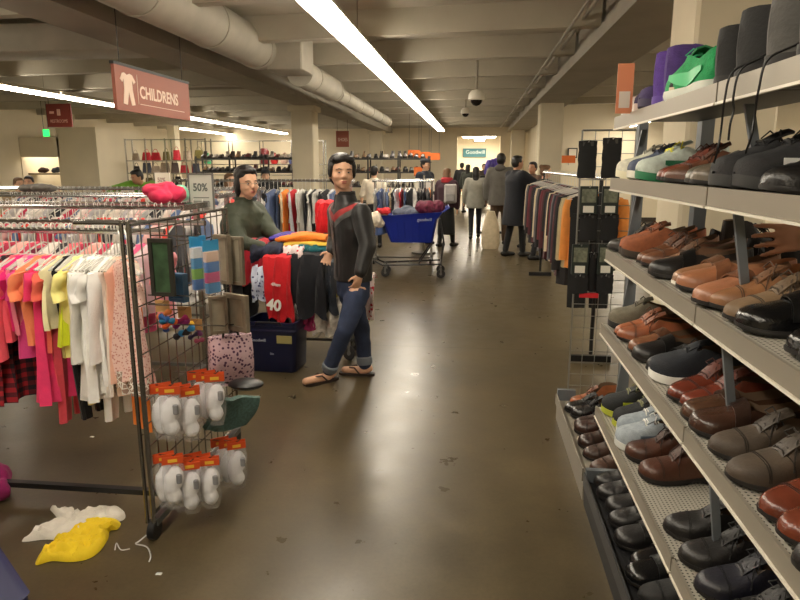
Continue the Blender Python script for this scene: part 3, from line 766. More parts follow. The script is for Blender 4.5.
        if style == 'loafer':
            mb = MB(); g = []
            for i in range(9):
                a = PI*(.06+.88*i/8); row = []
                for du in (-.06, -.02, .02, .06):
                    uu = u+du; w = lerp(US, WS, uu)*wsc; c = math.cos(a)
                    row.append(V(L*uu, -(w+.003)*math.copysign(abs(c)**.62, c), st(uu)+(lerp(*top, uu)+.004)*(math.sin(a)**.72)))
                g.append(row)
            mb.sheet(g, .003); P['strap'] = mb
    if sneaker:
        mb = MB()
        for s in (-1, 1):
            g = []
            for i in range(9):
                q = i/8; uu = .12+.62*q; w = lerp(US, WS, uu)*wsc
                zc = .03+st(uu)*.3+(.02*(1-q)**2)+(.018 if q > .5 else 0)*(q-.5)*2; hgt = .006+.010*math.sin(q*PI)**1.0
                row = []
                for e in (-1, 1):
                    hz = zc+e*hgt; k = max(0, hz-st(uu))/.07
                    row.append(V(L*uu, s*(w*(1-.10*min(1, k)*(1.1))+.0035), hz))
                g.append(row)
            mb.sheet(g, .002)
        P['side_stripe'] = mb
    # stitched seams over the toe and vamp
    if style in ('oxford', 'boot'):
        mb = MB()
        for uu, du in ((.77, .0), (.785, .0), (.60, .05)):
            pts = []
            for i in range(13):
                a = PI*(.04+.92*i/12); c = math.cos(a); u_ = uu+du*(1-abs(c)); w = lerp(US, WS, u_)*wsc
                pts.append(V(L*u_, -(w+.0006)*math.copysign(abs(c)**.62, c), st(u_)-.002+(lerp(*top, u_)+.0008)*(math.sin(a)**.72)))
            mb.tube(pts, .0011, 4)
        P['seams'] = mb
    return P
SM = {}
def shoe_meshes(style):
    if style not in SM:
        P = shoe_parts(style); d = {}
        base = {'sole': leather((30, 26, 24), .5), 'upper': leather((90, 60, 40)), 'tongue': leather((70, 50, 40)), 'laces': cloth((40, 30, 24)), 'strap': leather((80, 50, 36)), 'side_stripe': plain((230, 230, 226)), 'seams': leather((40, 30, 26))}
        for k, mb in P.items():
            if k == 'upper': d[k] = mb.mesh('shoe_upper', [leather((90, 60, 40)), mat('shoe_lining', (120, 92, 66), .8)])
            else: d[k] = mb.mesh('shoe_'+k, base[k])
        SM[style] = d
    return SM[style]
NM = {'oxford': 'leather_shoe', 'loafer': 'loafer', 'boot': 'ankle_boot', 'tallboot': 'boot', 'sneaker': 'sneaker', 'hightop': 'high_top_sneaker'}
def shoe(style, up, x, y, z, rz, label, sole=(28, 25, 23), lace=None, stripe=None, lining=(96, 74, 54), rough=.36, tilt=0, roll=0, sc=1.0, group=None, mirror=False, upmat=None, parts=True):
    t = thing(NM[style], label, 'boot' if 'boot' in style else 'shoe', (x, y, z), rz, group)
    t.rotation_euler = (roll, tilt, rz); t.scale = (sc*1.04, (-sc if mirror else sc)*1.1, sc*(1.22 if 'boot' not in style else 1.1))
    um = upmat or (leather(up, rough) if style not in ('sneaker', 'hightop') else mat('mesh_fabric_%d_%d_%d' % up, up, .75, var=.15, vscale=60, bump=.3, bscale=300))
    dk = tuple(int(c*.72) for c in up)
    ms = {'sole': mat('rubber_%d_%d_%d' % sole, sole, .6, var=.1), 'upper': um, 'seams': leather(tuple(int(c*.5) for c in up), .5), 'tongue': leather(tuple(int(c*.85) for c in up), .5), 'laces': cloth(lace or tuple(int(c*.6) for c in up)), 'strap': leather(dk, .3), 'side_stripe': plain(stripe or tuple(int(min(255, c*1.5+25)) for c in up), .4)}
    for k, me in shoe_meshes(style).items():
        if k == 'side_stripe' and stripe is None: continue
        o = bpy.data.objects.new(k if k != 'upper' else 'upper', me); COL.objects.link(o); o.parent = t
        o.material_slots[0].link = 'OBJECT'; o.material_slots[0].material = ms[k]
        if k == 'upper':
            o.material_slots[1].link = 'OBJECT'; o.material_slots[1].material = mat('lining_%d_%d_%d' % lining, lining, .8)
    return t
# ---------------------------------------------------------------- the shoe rack
FASC = mat('shelf_taupe_metal', (150, 143, 130), .45, .3)
STRIP = mat('price_channel', (222, 216, 202), .4)
def perf_mat():
    m = bpy.data.materials.new('perforated_steel'); m.use_nodes = True; nt = m.node_tree; b = nt.nodes['Principled BSDF']; b.inputs['Roughness'].default_value = .5
    tc = nt.nodes.new('ShaderNodeTexCoord'); mp = nt.nodes.new('ShaderNodeMapping'); mp.inputs['Scale'].default_value = (75, 75, 0); nt.links.new(tc.outputs['Object'], mp.inputs['Vector'])
    fr = nt.nodes.new('ShaderNodeVectorMath'); fr.operation = 'FRACTION'; nt.links.new(mp.outputs['Vector'], fr.inputs[0])
    sb = nt.nodes.new('ShaderNodeVectorMath'); sb.operation = 'SUBTRACT'; sb.inputs[1].default_value = (.5, .5, 0); nt.links.new(fr.outputs['Vector'], sb.inputs[0])
    ln = nt.nodes.new('ShaderNodeVectorMath'); ln.operation = 'LENGTH'; nt.links.new(sb.outputs['Vector'], ln.inputs[0])
    r = nt.nodes.new('ShaderNodeValToRGB'); r.color_ramp.interpolation = 'LINEAR'; e = r.color_ramp.elements; e[0].position = .2; e[0].color = (*lin((40, 38, 34)), 1); e[1].position = .26; e[1].color = (*lin((172, 167, 155)), 1)
    nt.links.new(ln.outputs['Value'], r.inputs['Fac']); nt.links.new(r.outputs['Color'], b.inputs['Base Color']); return m
PERF = perf_mat()
UPR = mat('upright_blue_grey', (112, 118, 124), .45, .3)
XF = .585; XB = .93
YE, YM, YN = 2.88, 1.70, .52
TZ = [1.77, 1.52, 1.215, .88, .485]
t = thing('shoe_rack', 'tall metal shoe rack with stacked sloping shelves along the right side', 'shoe rack', (XF, YM, 0))
O = V(XF, YM, 0)
def lbox(a, b, name, m, par=t, org=O): return MB().box(tuple(Vector(a)-org), tuple(Vector(b)-org)).build(name, m, par, smooth=False)
for yy in (YE, YM, YN):
    lbox((XB-.005, yy-.03, 0), (XB+.045, yy+.03, 1.95), 'upright', UPR)
for k, z in enumerate(TZ):
    for (ya, yb) in ((YN, YM-.004), (YM+.004, YE)):
        sh = MB(); sh.box(tuple(V(XF+.003, ya, z-.006)-O), tuple(V(XB-.008, yb, z)-O))
        s_ = sh.build('shelf', PERF, t, smooth=False)
        if k == 0: MB().box(tuple(V(XF+.004, ya+.002, z-.014)-O), tuple(V(XB-.01, yb-.002, z-.007)-O)).build('underside_shade', BLACKM, s_, smooth=False)  # black sheet added below the top shelf to stand in for missing shadow
        f = MB(); f.box(tuple(V(XF-.006, ya+.001, z-.04)-O), tuple(V(XF+.002, yb-.001, z+.006)-O)); f.build('shelf_lip', FASC, s_, smooth=False)
        f = MB(); f.box(tuple(V(XF-.010, ya+.001, z-.047)-O), tuple(V(XF+.0, yb-.001, z-.041)-O)); f.build('price_channel', STRIP, s_, smooth=False)
        for yy in (ya+.012, yb-.012):
            pass
for (yy) in (YE, YM, YN):
    for k in range(4):
        z1 = TZ[k]-.045; z0 = TZ[k+1]+.0
        x1 = XF+(.12 if yy != YM else .07); x0 = XF+(.085 if yy == YE else .12)
        mb = MB(); mb.loft([[V(x0-.011, yy-.006, z0)-O, V(x0+.011, yy-.006, z0)-O, V(x0+.011, yy+.006, z0)-O, V(x0-.011, yy+.006, z0)-O], [V(x1-.011, yy-.006, z1)-O, V(x1+.011, yy-.006, z1)-O, V(x1+.011, yy+.006, z1)-O, V(x1-.011, yy+.006, z1)-O]])
        mb.build('shelf_support', UPR, t, smooth=False)
# rear side shelves of the same rack, holding dark shoes facing the other aisle
for k in (2, 3):
    s_ = MB().box(tuple(V(XB+.05, YN, TZ[k]-.006)-O), tuple(V(1.29, YE, TZ[k])-O)).build('rear_shelf', PERF, t, smooth=False)
    MB().box(tuple(V(1.29, YN, TZ[k]-.04)-O), tuple(V(1.297, YE, TZ[k]+.006)-O)).build('shelf_lip', FASC, s_, smooth=False)
# bases: near bay pair and the low bay beyond
bt_ = thing('shoe_tray', 'low base tray of black shoes under the tall shoe rack', 'shoe tray', (.55, YM, 0)); OB = V(.55, YM, 0)
lbox((.55, YN, 0), (XB, YE-.02, .13), 'tray', BLACKM, bt_, OB); lbox((.542, YN, .10), (.55, YE-.02, .165), 'tray_lip', mat('dark_lip', (70, 70, 72), .4, .4), bt_, OB)
lbox((.55, YE-.05, .13), (.72, YE-.02, .19), 'end_block', UPR, bt_, OB)
bf = thing('shoe_tray', 'low taupe base tray holding boots at the far end of the rack', 'shoe tray', (.55, 3.4, 0)); OC = V(.55, 3.4, 0)
lbox((.55, YE+.02, 0), (XB, 3.93, .13), 'tray', FASC, bf, OC); lbox((.542, YE+.02, .10), (.55, 3.93, .165), 'tray_lip', FASC, bf, OC)
lbox((.55, 3.9, .13), (.66, 3.93, .20), 'end_block', UPR, bf, OC)
lbox((XB-.005, 3.9, 0), (XB+.045, 3.96, 1.95), 'upright', UPR, bf, OC)
tn = ['top', 'second', 'third', 'fourth', 'fifth']
cnt = {}
ordw = ['first', 'second', 'third', 'fourth', 'fifth', 'sixth', 'seventh', 'eighth', 'ninth', 'tenth', 'eleventh', 'twelfth', 'thirteenth', 'fourteenth', 'fifteenth', 'sixteenth', 'seventeenth', 'eighteenth', 'nineteenth', 'twentieth']
def put(tier, style, words, up, y, x=None, dz=0, rzd=0, **kw):
    z = (TZ[tier] if tier < 5 else .13)+.001+dz
    where = (tn[tier]+' shelf') if tier < 5 else ('bottom tray' if y < YE else 'far low tray')
    cnt[where] = cnt.get(where, 0)+1
    noun = {'oxford': 'lace-up shoe', 'loafer': 'loafer', 'boot': 'ankle boot', 'tallboot': 'tall boot', 'sneaker': 'sneaker', 'hightop': 'high top sneaker'}[style]
    lab = '%s %s, %s from the far end of the %s' % (words, noun, ordw[cnt[where]-1], where)
    x = XF+.325 if x is None else x
    back = kw.pop('back', False); side = kw.pop('side', None)
    if side is not None: return shoe(style, up, XF+.07, y, z, PI/2+side, lab, **kw)
    if back: return shoe(style, up, XF+.02, y, z, math.radians(RND.uniform(-38, -14)), lab, **kw)
    kw.setdefault('roll', math.radians(RND.uniform(-5, 5))*0)
    return shoe(style, up, x+RND.uniform(-.018, .012), y, z, PI+math.radians(rzd+RND.uniform(-9, 9)), lab, **kw)
BL = (26, 24, 24); DB = (58, 38, 28); RB = (104, 50, 32); TN = (158, 104, 72); OB_ = (156, 84, 44); GB = (84, 72, 60)
# (style, words, colour, y, kwargs), far to near
T0 = [('sneaker', 'pale pink and white', (214, 190, 186), 2.82, dict(stripe=(180, 90, 100), sole=(225, 220, 210))), ('sneaker', 'cream', (206, 196, 180), 2.68, dict(sole=(225, 220, 210))),
      ('sneaker', 'dark purple', (56, 42, 84), 2.60, dict(sole=(200, 180, 170))), ('sneaker', 'deep purple', (60, 46, 92), 2.50, dict(sole=(60, 50, 80))),
      ('hightop', 'bright purple', (84, 50, 140), 2.38, dict(back=True, sole=(90, 60, 150))), ('hightop', 'violet', (74, 46, 120), 2.26, dict(back=True, sole=(90, 60, 150))),
      ('sneaker', 'vivid green', (24, 150, 84), 1.90, dict(side=.06, stripe=(60, 190, 120), sole=(210, 215, 205), lace=(60, 190, 130))), ('sneaker', 'beige soled black', (30, 30, 30), 2.12, dict(sole=(206, 192, 164))),
      ('boot', 'big black', (22, 22, 22), 1.80, dict(back=True, sc=.92, rough=.7)), ('boot', 'matching big black', (20, 20, 20), 1.66, dict(back=True, sc=.98, rough=.7)), ('boot', 'dark grey', (70, 68, 64), 1.50, dict(back=True, rough=.6)), ('boot', 'worn grey', (84, 80, 74), 1.36, dict(back=True, rough=.6))]
T1 = [('sneaker', 'white and yellow', (220, 218, 200), 2.82, dict(stripe=(200, 200, 40), sole=(236, 230, 200))), ('sneaker', 'grey and navy', (80, 88, 110), 2.70, dict(sole=(226, 222, 210))),
      ('sneaker', 'green and white', (214, 218, 208), 2.55, dict(stripe=(30, 110, 74), sole=(40, 120, 80), lace=(232, 226, 60))), ('sneaker', 'pale grey and green', (190, 200, 190), 2.43, dict(stripe=(30, 110, 74), sole=(40, 120, 80), lace=(232, 226, 60))),
      ('oxford', 'red brown', (112, 48, 30), 2.30, {}), ('oxford', 'rusty brown', (120, 54, 34), 2.19, {}), ('oxford', 'worn brown', (98, 62, 44), 2.07, {}), ('loafer', 'grey green', (92, 88, 74), 1.95, {}), ('loafer', 'taupe', (104, 94, 80), 1.84, {}),
      ('sneaker', 'black with a white curved stripe', (38, 38, 40), 1.72, dict(stripe=(236, 236, 232), sole=(54, 54, 54))), ('sneaker', 'other white striped black', (40, 40, 42), 1.60, dict(stripe=(236, 236, 232), sole=(54, 54, 54))), ('oxford', 'charcoal', (46, 44, 44), 1.48, {}), ('loafer', 'smooth black', BL, 1.36, {}), ('oxford', 'dull black', BL, 1.24, {}), ('oxford', 'scuffed black', BL, 1.13, {})]
T2 = [('oxford', 'grey black', (56, 52, 48), 2.82, {}), ('sneaker', 'orange brown', OB_, 2.72, dict(sole=(60, 50, 42))), ('sneaker', 'rust brown', (140, 78, 44), 2.61, dict(sole=(60, 50, 42))), ('oxford', 'chestnut', (110, 68, 42), 2.50, {}), ('oxford', 'worn chestnut', (104, 66, 44), 2.38, {}), ('oxford', 'brown suede', (112, 78, 52), 2.26, dict(rough=.8)),
      ('loafer', 'woven black', BL, 2.14, {}), ('loafer', 'white toed tan', (150, 108, 78), 2.02, dict(sole=(232, 226, 214))), ('loafer', 'light tan', TN, 1.90, dict(lining=(170, 120, 84))), ('loafer', 'pinkish tan', (164, 110, 80), 1.79, dict(lining=(170, 120, 84))),
      ('oxford', 'two tone tan', (140, 98, 66), 1.67, {}), ('oxford', 'olive tan', (122, 98, 72), 1.56, dict(rough=.6)), ('loafer', 'shiny black', (18, 18, 19), 1.43, dict(rough=.15)), ('loafer', 'patent black', (18, 18, 19), 1.32, dict(rough=.15)), ('oxford', 'black', BL, 1.20, {}), ('oxford', 'grey brown', GB, 1.09, dict(rough=.6))]
T3 = [('sneaker', 'olive grey canvas', (112, 106, 90), 2.80, dict(sole=(44, 44, 44))), ('oxford', 'orange tan', (158, 92, 58), 2.68, {}), ('oxford', 'burnished orange', (146, 84, 54), 2.57, {}), ('loafer', 'bronze brown', (122, 80, 56), 2.46, dict(rough=.25)), ('loafer', 'glossy black', BL, 2.34, {}), ('loafer', 'plain black', BL, 2.23, {}),
      ('sneaker', 'black with a white rim', (34, 38, 46), 2.11, dict(sole=(236, 234, 228))), ('oxford', 'reddish brown', (104, 48, 34), 1.985, dict(rough=.22)), ('oxford', 'matching reddish brown', (108, 50, 36), 1.875, dict(rough=.22)), ('loafer', 'dark bronze', (78, 54, 40), 1.765, dict(rough=.2)), ('loafer', 'dark coffee', (66, 44, 34), 1.655, dict(rough=.2)),
      ('oxford', 'grey brown nubuck', (70, 58, 46), 1.54, dict(rough=.6)), ('oxford', 'second grey brown nubuck', (74, 62, 50), 1.425, dict(rough=.6)), ('oxford', 'glossy red tan', (106, 52, 36), 1.31, dict(rough=.22, lace=(210, 160, 110))), ('oxford', 'polished red tan', (112, 56, 38), 1.20, dict(rough=.22, lace=(210, 160, 110))), ('oxford', 'round toed black', BL, 1.08, {}), ('oxford', 'plain toed black', BL, .97, {})]
T4 = [('sneaker', 'black and yellow running', (30, 32, 34), 2.80, dict(stripe=(190, 200, 50), sole=(176, 182, 60), lace=(150, 150, 110))), ('sneaker', 'matching black and yellow', (30, 32, 34), 2.69, dict(stripe=(190, 200, 50), sole=(176, 182, 60), lace=(150, 150, 110))), ('sneaker', 'pale blue grey', (150, 160, 168), 2.56, dict(stripe=(100, 114, 130), sole=(214, 216, 212), lace=(232, 232, 226))), ('sneaker', 'light blue grey', (156, 166, 174), 2.45, dict(stripe=(100, 114, 130), sole=(214, 216, 212), lace=(232, 232, 226))),
      ('boot', 'dark brown leather', (74, 44, 32), 2.32, dict(rough=.35)), ('boot', 'matching dark brown leather', (80, 48, 35), 2.20, dict(rough=.35)),
      ('oxford', 'black leather', BL, 1.80, {}), ('oxford', 'wrinkled black leather', (32, 30, 30), 1.68, {}), ('oxford', 'navy black', (28, 28, 38), 1.56, {}), ('oxford', 'dull black', BL, 1.44, {})]
T5 = [('boot', 'orange brown', (150, 88, 54), 3.84, dict(sc=.9)), ('oxford', 'black patent', BL, 3.72, dict(rough=.2)), ('boot', 'black', BL, 3.60, dict(rough=.25)), ('boot', 'very dark brown', (50, 30, 24), 3.48, dict(rough=.3)), ('boot', 'dark chocolate', (56, 34, 26), 3.36, dict(rough=.3)), ('boot', 'espresso', (46, 28, 22), 3.24, dict(rough=.3)), ('oxford', 'dark brown', DB, 3.12, {}), ('oxford', 'walnut', (70, 46, 34), 3.00, {}),
      ('oxford', 'dull black', BL, 2.80, {}), ('oxford', 'black', BL, 2.69, {}), ('loafer', 'black', BL, 2.58, {}), ('oxford', 'plain black', BL, 2.47, {}), ('loafer', 'creased black', BL, 2.36, {}), ('loafer', 'shiny black', BL, 2.24, dict(rough=.15)), ('loafer', 'shiny patent black', (20, 20, 21), 2.13, dict(rough=.12)), ('oxford', 'matte black', (20, 20, 20), 2.0, dict(rough=.7)), ('oxford', 'dark matte black', (18, 18, 18), 1.88, dict(rough=.7)), ('oxford', 'smooth black', BL, 1.76, {}), ('loafer', 'smooth black', BL, 1.64, {})]
for ti, T in enumerate((T0, T1, T2, T3, T4, T5)):
    for k, (st_, wd, c, y, kw) in enumerate(T):
        put(ti, st_, wd, c, y, rzd=(6 if k % 2 else -3), mirror=bool(k % 2), x=XF+.31+(.01 if k % 3 else 0) if ti < 5 else XF+.30, **kw)
rn = 0
for ti in (2, 3):
    for y in (2.8, 2.68, 2.56, 2.44, 2.32, 2.20, 1.62, 1.5, 1.38):
        c, wd = (((24, 24, 26), 'black'), ((34, 30, 28), 'soft black'), ((20, 20, 22), 'shiny black'))[rn % 3]
        shoe(('oxford', 'boot', 'loafer')[rn % 3 if rn % 4 else 0], c, XB+.055, y, TZ[ti]+.001, math.radians(RND.uniform(-8, 8)), '%s shoe on the rear of the %s shelf, %s from the far end' % (wd, tn[ti], ordw[(rn % 9)]), sc=.95); rn += 1
# long black laces dangling over the top shelf edge
def cat(pts, n=6):
    out = []; P = [Vector(p) for p in pts]
    for i in range(len(P)-1):
        a0 = P[max(0, i-1)]; a = P[i]; b = P[i+1]; b1 = P[min(len(P)-1, i+2)]
        for k in range(n):
            q = k/n; out.append(.5*((2*a)+(-a0+b)*q+(2*a0-5*a+4*b-b1)*q*q+(-a0+3*a-3*b+b1)*q**3))
    return out+[P[-1]]
for k, (y, dz, dy) in enumerate([(1.60, -.15, .05), (1.55, -.10, .02), (1.42, -.13, .05)]):
    zt_ = TZ[0]
    pts = [(XF+.10, y-.06, zt_+.10), (XF+.04, y-.02, zt_+.045), (XF-.010, y, zt_+.016), (XF-.020, y+.004, zt_-.04), (XF-.014, y+dy*.5, zt_+dz*.7), (XF-.02, y+dy*.3, zt_+dz), (XF-.016, y+dy*.9, zt_+dz-.035)]
    tag(MB().tube(cat(pts), .0026, 6).build('shoelace', BLACKP), 'black shoelace dangling over the top shelf edge', 'shoelace', 'dangling black shoelaces')
# small sale card on the top shelf
p = D(629, 80, 2.45)
t = thing('shelf_card', 'small orange and white card standing on the top shoe shelf', 'sign', (p.x+.02, 2.6, TZ[0]+.001))
MB().box((-.03, -.002, 0), (.03, .002, .18)).build('card', mat('card_orange', (236, 150, 110), .5), t)
MB().box((-.02, -.0035, .02), (.02, -.002, .08)).build('white_panel', plain((246, 232, 220)), t)
# ---------------------------------------------------------------- wire grid end panel with black packs (right)
def gridpanel(t, w, h, z0, M, m, step=.076, vstep=None, r=.0028):
    fr = MB()
    for a, b in (((0, z0), (0, h)), ((w, z0), (w, h)), ((0, h), (w, h)), ((0, z0), (w, z0))): fr.tube([M @ V(a[0], 0, a[1]), M @ V(b[0], 0, b[1])], r*2.2, 8)
    fr.build('frame', m, t)
    g = MB(); x = step
    while x < w-.01: g.tube([M @ V(x, 0, z0), M @ V(x, 0, h)], r, 5); x += step
    z = z0+(vstep or step)
    while z < h-.01: g.tube([M @ V(0, r*1.6, z), M @ V(w, r*1.6, z)], r, 5); z += (vstep or step)
    g.build('wire_grid', m, t)
xa = .625; xb_ = .98
t = thing('wire_grid_panel', 'grey wire grid panel standing at the far end of the shoe rack', 'display panel', (xa, 3.99, 0))
GRIDM = mat('grid_wire', (150, 150, 146), .35, .6)
gridpanel(t, xb_-xa, 1.78, .05, Matrix.Identity(4), GRIDM, r=.0025)
for k, xx in enumerate((.04, .3)): MB().box((xx-.015, -.12, 0), (xx+.015, .12, .05)).build('foot', GRIDM, t)
def pack(px0, px1, py0, py1, label, kind='belt', Y=3.93):
    p = D(px0, py0, Y); q = D(px1, py1, Y); W = q.x-p.x; H = p.z-q.z
    t = thing('accessory_pack', label, 'packaged accessory', (p.x+W/2, Y, q.z))
    if kind == 'long':
        mb = MB(); g = [[V(-W/2+W*i/8, -.014-.012*math.sin(i*PI/8)+.003*math.sin(j*2+i), H*j/8) for j in range(9)] for i in range(9)]; mb.sheet(g, .02); mb.build('pouch', mat('black_textile', (20, 20, 22), .8), t)
        MB().box((-W*.3, -.034, H*.86), (W*.3, -.028, H*.98)).build('header_card', plain((60, 58, 56)), t)
    else:
        MB().bbox((-W/2, -.03, 0), (W/2, -.005, H), .004).build('box', mat('dark_card', (34, 42, 38), .5), t)
        MB().box((-W*.4, -.033, H*.42), (W*.4, -.030, H*.9)).build('printed_panel', mat('photo_print', (112, 116, 100), .4, var=.5, vscale=40), t)
        MB().box((-W*.3, -.033, H*.06), (W*.3, -.030, H*.3)).build('label', plain((225, 222, 210)), t)
    MB().tube([(0, .05, H*.97), (0, -.05, H*.97), (0, -.055, H*.97+.01)], .0028, 5).build('hook', GRIDM, t)
pack(579, 594, 141, 178, 'long black pouch pack hanging top left on the wire grid', 'long'); pack(603, 618, 138, 178, 'long black pouch pack hanging top right on the wire grid', 'long')
pack(580, 596, 186, 214, 'dark boxed pack with printed picture hanging upper left on the grid'); pack(602, 617, 186, 214, 'dark boxed pack with printed picture hanging upper right on the grid')
pack(580, 595, 214, 240, 'black pouch pack under the upper left boxed pack', 'long', 3.95); pack(601, 616, 214, 240, 'black pouch pack under the upper right boxed pack', 'long', 3.95)
pack(572, 587, 244, 274, 'dark boxed pack with printed picture hanging lower left on the grid', Y=3.94); pack(598, 612, 244, 274, 'dark boxed pack with printed picture hanging lower right on the grid', Y=3.94)
pack(571, 586, 274, 293, 'black pouch pack at the bottom left of the wire grid', 'long'); pack(597, 611, 274, 293, 'black pouch pack at the bottom right of the wire grid', 'long')
pack(587, 596, 252, 290, 'slim grey wrapped pack hanging between the lower boxes', 'long', 3.96)
p = D(588, 295, 3.93); tag(MB().box((p.x-.055, 3.90, p.z-.012), (p.x+.055, 3.92, p.z+.016)).build('red_card', plain((200, 30, 40))), 'red card clipped under the lowest packs on the grid', 'card')
# ================================================================ LEFT GRID DISPLAY
CG = mat('chrome_grid', (128, 126, 122), .25, .9)
GX = -1.33; GY0 = 2.36; GY1 = 3.36
t = thing('wire_grid_panel', 'chrome wire grid panel on casters closing the end of the front rack', 'display panel', (GX, GY0, 0))
MG = Matrix.Rotation(PI/2, 4, 'Z')
gridpanel(t, GY1-GY0, 1.35, .12, MG, CG, step=.078, vstep=.1, r=.0032)
for dx in (-.028, .0):
    MB().tube([(dx, -.012, .08), (dx, -.012, 1.37)], .0085, 8).build('post', CG, t)
MB().box((-.03, 0, .06), (.012, GY1-GY0, .09)).build('foot_bar', STEEL, t)
for yy in (.0, GY1-GY0-.03):
    c = MB(); c.cyl((-.022, yy, .042), (.008, yy, .042), .042, 16); c.build('caster', BLACKP, t)
MB().tube([(-.014, -.01, 1.36), (-.22, -.01, 1.36), (-.3, .1, 1.33)], .01, 8).build('top_arm', CHROME, t)
def hookline(x0, x1, y, z, n=1):
    return tag(MB().tube([(x0, y, z), (x1-.012, y, z), (x1, y, z+.012)], .0028, 5).build('display_hook', CG), None)
def onX(px, py, X): return DX(px, py, X)
# sock packs
ORC = mat('pack_orange_card', (214, 82, 34), .5); SOCKW = mat('white_sock', (236, 236, 240), .85, bump=.4, bscale=200); SOCKG = mat('grey_sock', (140, 140, 144), .85); FILM = mat('clear_film', (235, 235, 238), .12, alpha=.16)
def sock_proto():
    t = thing('sock_pack', 'x', 'sock pack')
    c = MB(); c.box((-.045, -.0015, -.012), (.045, .0015, .0)); c.box((-.045, -.006, -.045), (.045, .006, -.012)); cc = c.build('header_card', ORC, t)
    MB().box((-.02, -.0075, -.036), (.02, -.0065, -.022)).build('printed_mark', plain((240, 190, 60)), cc)
    m = MB(); m.ell((-.012, 0, -.150), (.036, .030, .070)); m.ell((.006, .004, -.115), (.038, .03, .055)); m.ell((-.002, -.006, -.195), (.034, .026, .040))
    remesh('white_socks', m, SOCKW, .006, t, disp=.004, dscale=30)
    m = MB(); m.bbox((.012, -.034, -.13), (.036, -.018, -.085), .006); m.build('grey_sock', SOCKG, t)
    m = MB(); g = []
    for (z, w, d) in ((-.045, .045, .004), (-.08, .048, .024), (-.14, .05, .038), (-.2, .046, .034), (-.24, .036, .014), (-.26, .03, .003)):
        g.append([V(w*math.cos(2*PI*j/14)*(1+.05*math.sin(j*2+z*60)), d*math.sin(2*PI*j/14), z) for j in range(14)])
    m.loft(g); m.build('plastic_bag', FILM, t)
    return t
sp = sock_proto(); first = True
SK = [(169, 384, -1.25, 'upper row, nearest the panel post'), (189, 386, -1.20, 'upper row, second from the post'), (214, 372, -1.14, 'upper row, third from the post'),
      (172, 454, -1.25, 'lower row, nearest the panel post'), (189, 460, -1.20, 'lower row, second from the post'), (209, 456, -1.14, 'lower row, third from the post'), (236, 440, -1.10, 'lower row, farthest toward the aisle')]
for k, (px, py, X, w) in enumerate(SK):
    p = onX(px, py, X)
    if first: o = sp; first = False
    else: o = copy_tree(sp)
    o.location = (p.x, p.y, p.z); o.rotation_euler = (0, 0, math.radians(28+RND.uniform(-12, 10))); o['label'] = 'clear pack of white socks with orange card, '+w; o.scale = (.95, 1.0, .98)
    hk = hookline(GX, p.x+.02, p.y, p.z-.006); hk.name = 'display_hook'; tag(hk, 'chrome display hook holding the sock pack in the '+w, 'hook')
    for q in (1, 2):     # flat spare packs behind on the same hook
        if p.x-.035*q > GX+.03:
            o2 = copy_tree(sp); o2.location = (p.x-.045*q, p.y+.01*q, p.z); o2.rotation_euler = (0, 0, math.radians(38)); o2.scale = (.97, .5, .97)
            tag(o2, 'squashed white sock pack behind the front pack on its hook, '+w.split(',')[0]+(', deeper one' if q == 2 else ''), 'sock pack', 'spare sock packs behind')
# weathered picture frames hanging on the far part of the grid
FRM = mat('weathered_wood', (118, 108, 92), .7, var=.3, vscale=12, bump=.3, bscale=40); MATB = mat('frame_picture', (142, 134, 116), .6, var=.25, vscale=9)
def pframe(label, pts, th=.025, m=FRM, inner=MATB, name='picture_frame', cat='picture frame'):
    """pts: top-left, top-right (world), height"""
    a, b, H = pts; d = b-a; d.z = 0; W = d.length; Rm = frame(d).to_4x4()
    t = thing(name, label, cat, a)
    f = MB(); bw = min(.028, W*.16)
    f.box((0, -H, 0), (bw, 0, th), Rm); f.box((W-bw, -H, 0), (W, 0, th), Rm); f.box((bw, -bw, 0), (W-bw, 0, th), Rm); f.box((bw, -H, 0), (W-bw, -H+bw, th), Rm)
    f.build('frame', m, t, smooth=False)
    MB().box((bw*.9, -H+bw*.9, .002), (W-bw*.9, -bw*.9, th*.55), Rm).build('picture', inner, t, smooth=False)
    return t
def pf(label, px0, py0, px1, py1, X0, X1, H, **k):
    a = onX(px0, py0, X0); b = onX(px1, py1, X1); return pframe(label, (a, b, H), **k)
pf('tall weathered wooden frame hanging at the top far end of the grid', 226, 236, 243, 229, -1.27, -1.17, .25)
pf('weathered frame tucked behind the tall top frame on the grid', 216, 234, 230, 230, -1.31, -1.22, .25)
pf('weathered wooden frame hanging below, nearer the aisle', 227, 292, 248, 284, -1.24, -1.10, .19)
pf('dark weathered frame hanging lower, closest to the grid', 208, 296, 226, 291, -1.30, -1.22, .19)
GRB = mat('green_book_cover', (58, 84, 58), .45, var=.5, vscale=14); BLB = mat('blue_card', (52, 92, 130), .5, var=.3, vscale=12)
pf('tilted dark green picture book pack on the near top of the grid', 149, 238, 172, 234, -1.27, -1.17, .23, m=mat('dark_cover', (44, 42, 36), .5), inner=GRB, name='book_pack', cat='book', th=.015)
pf('blue boxed toy pack hanging behind the green book pack', 172, 272, 187, 268, -1.26, -1.18, .12, m=BLB, inner=BLB, name='toy_pack', cat='toy pack', th=.03)
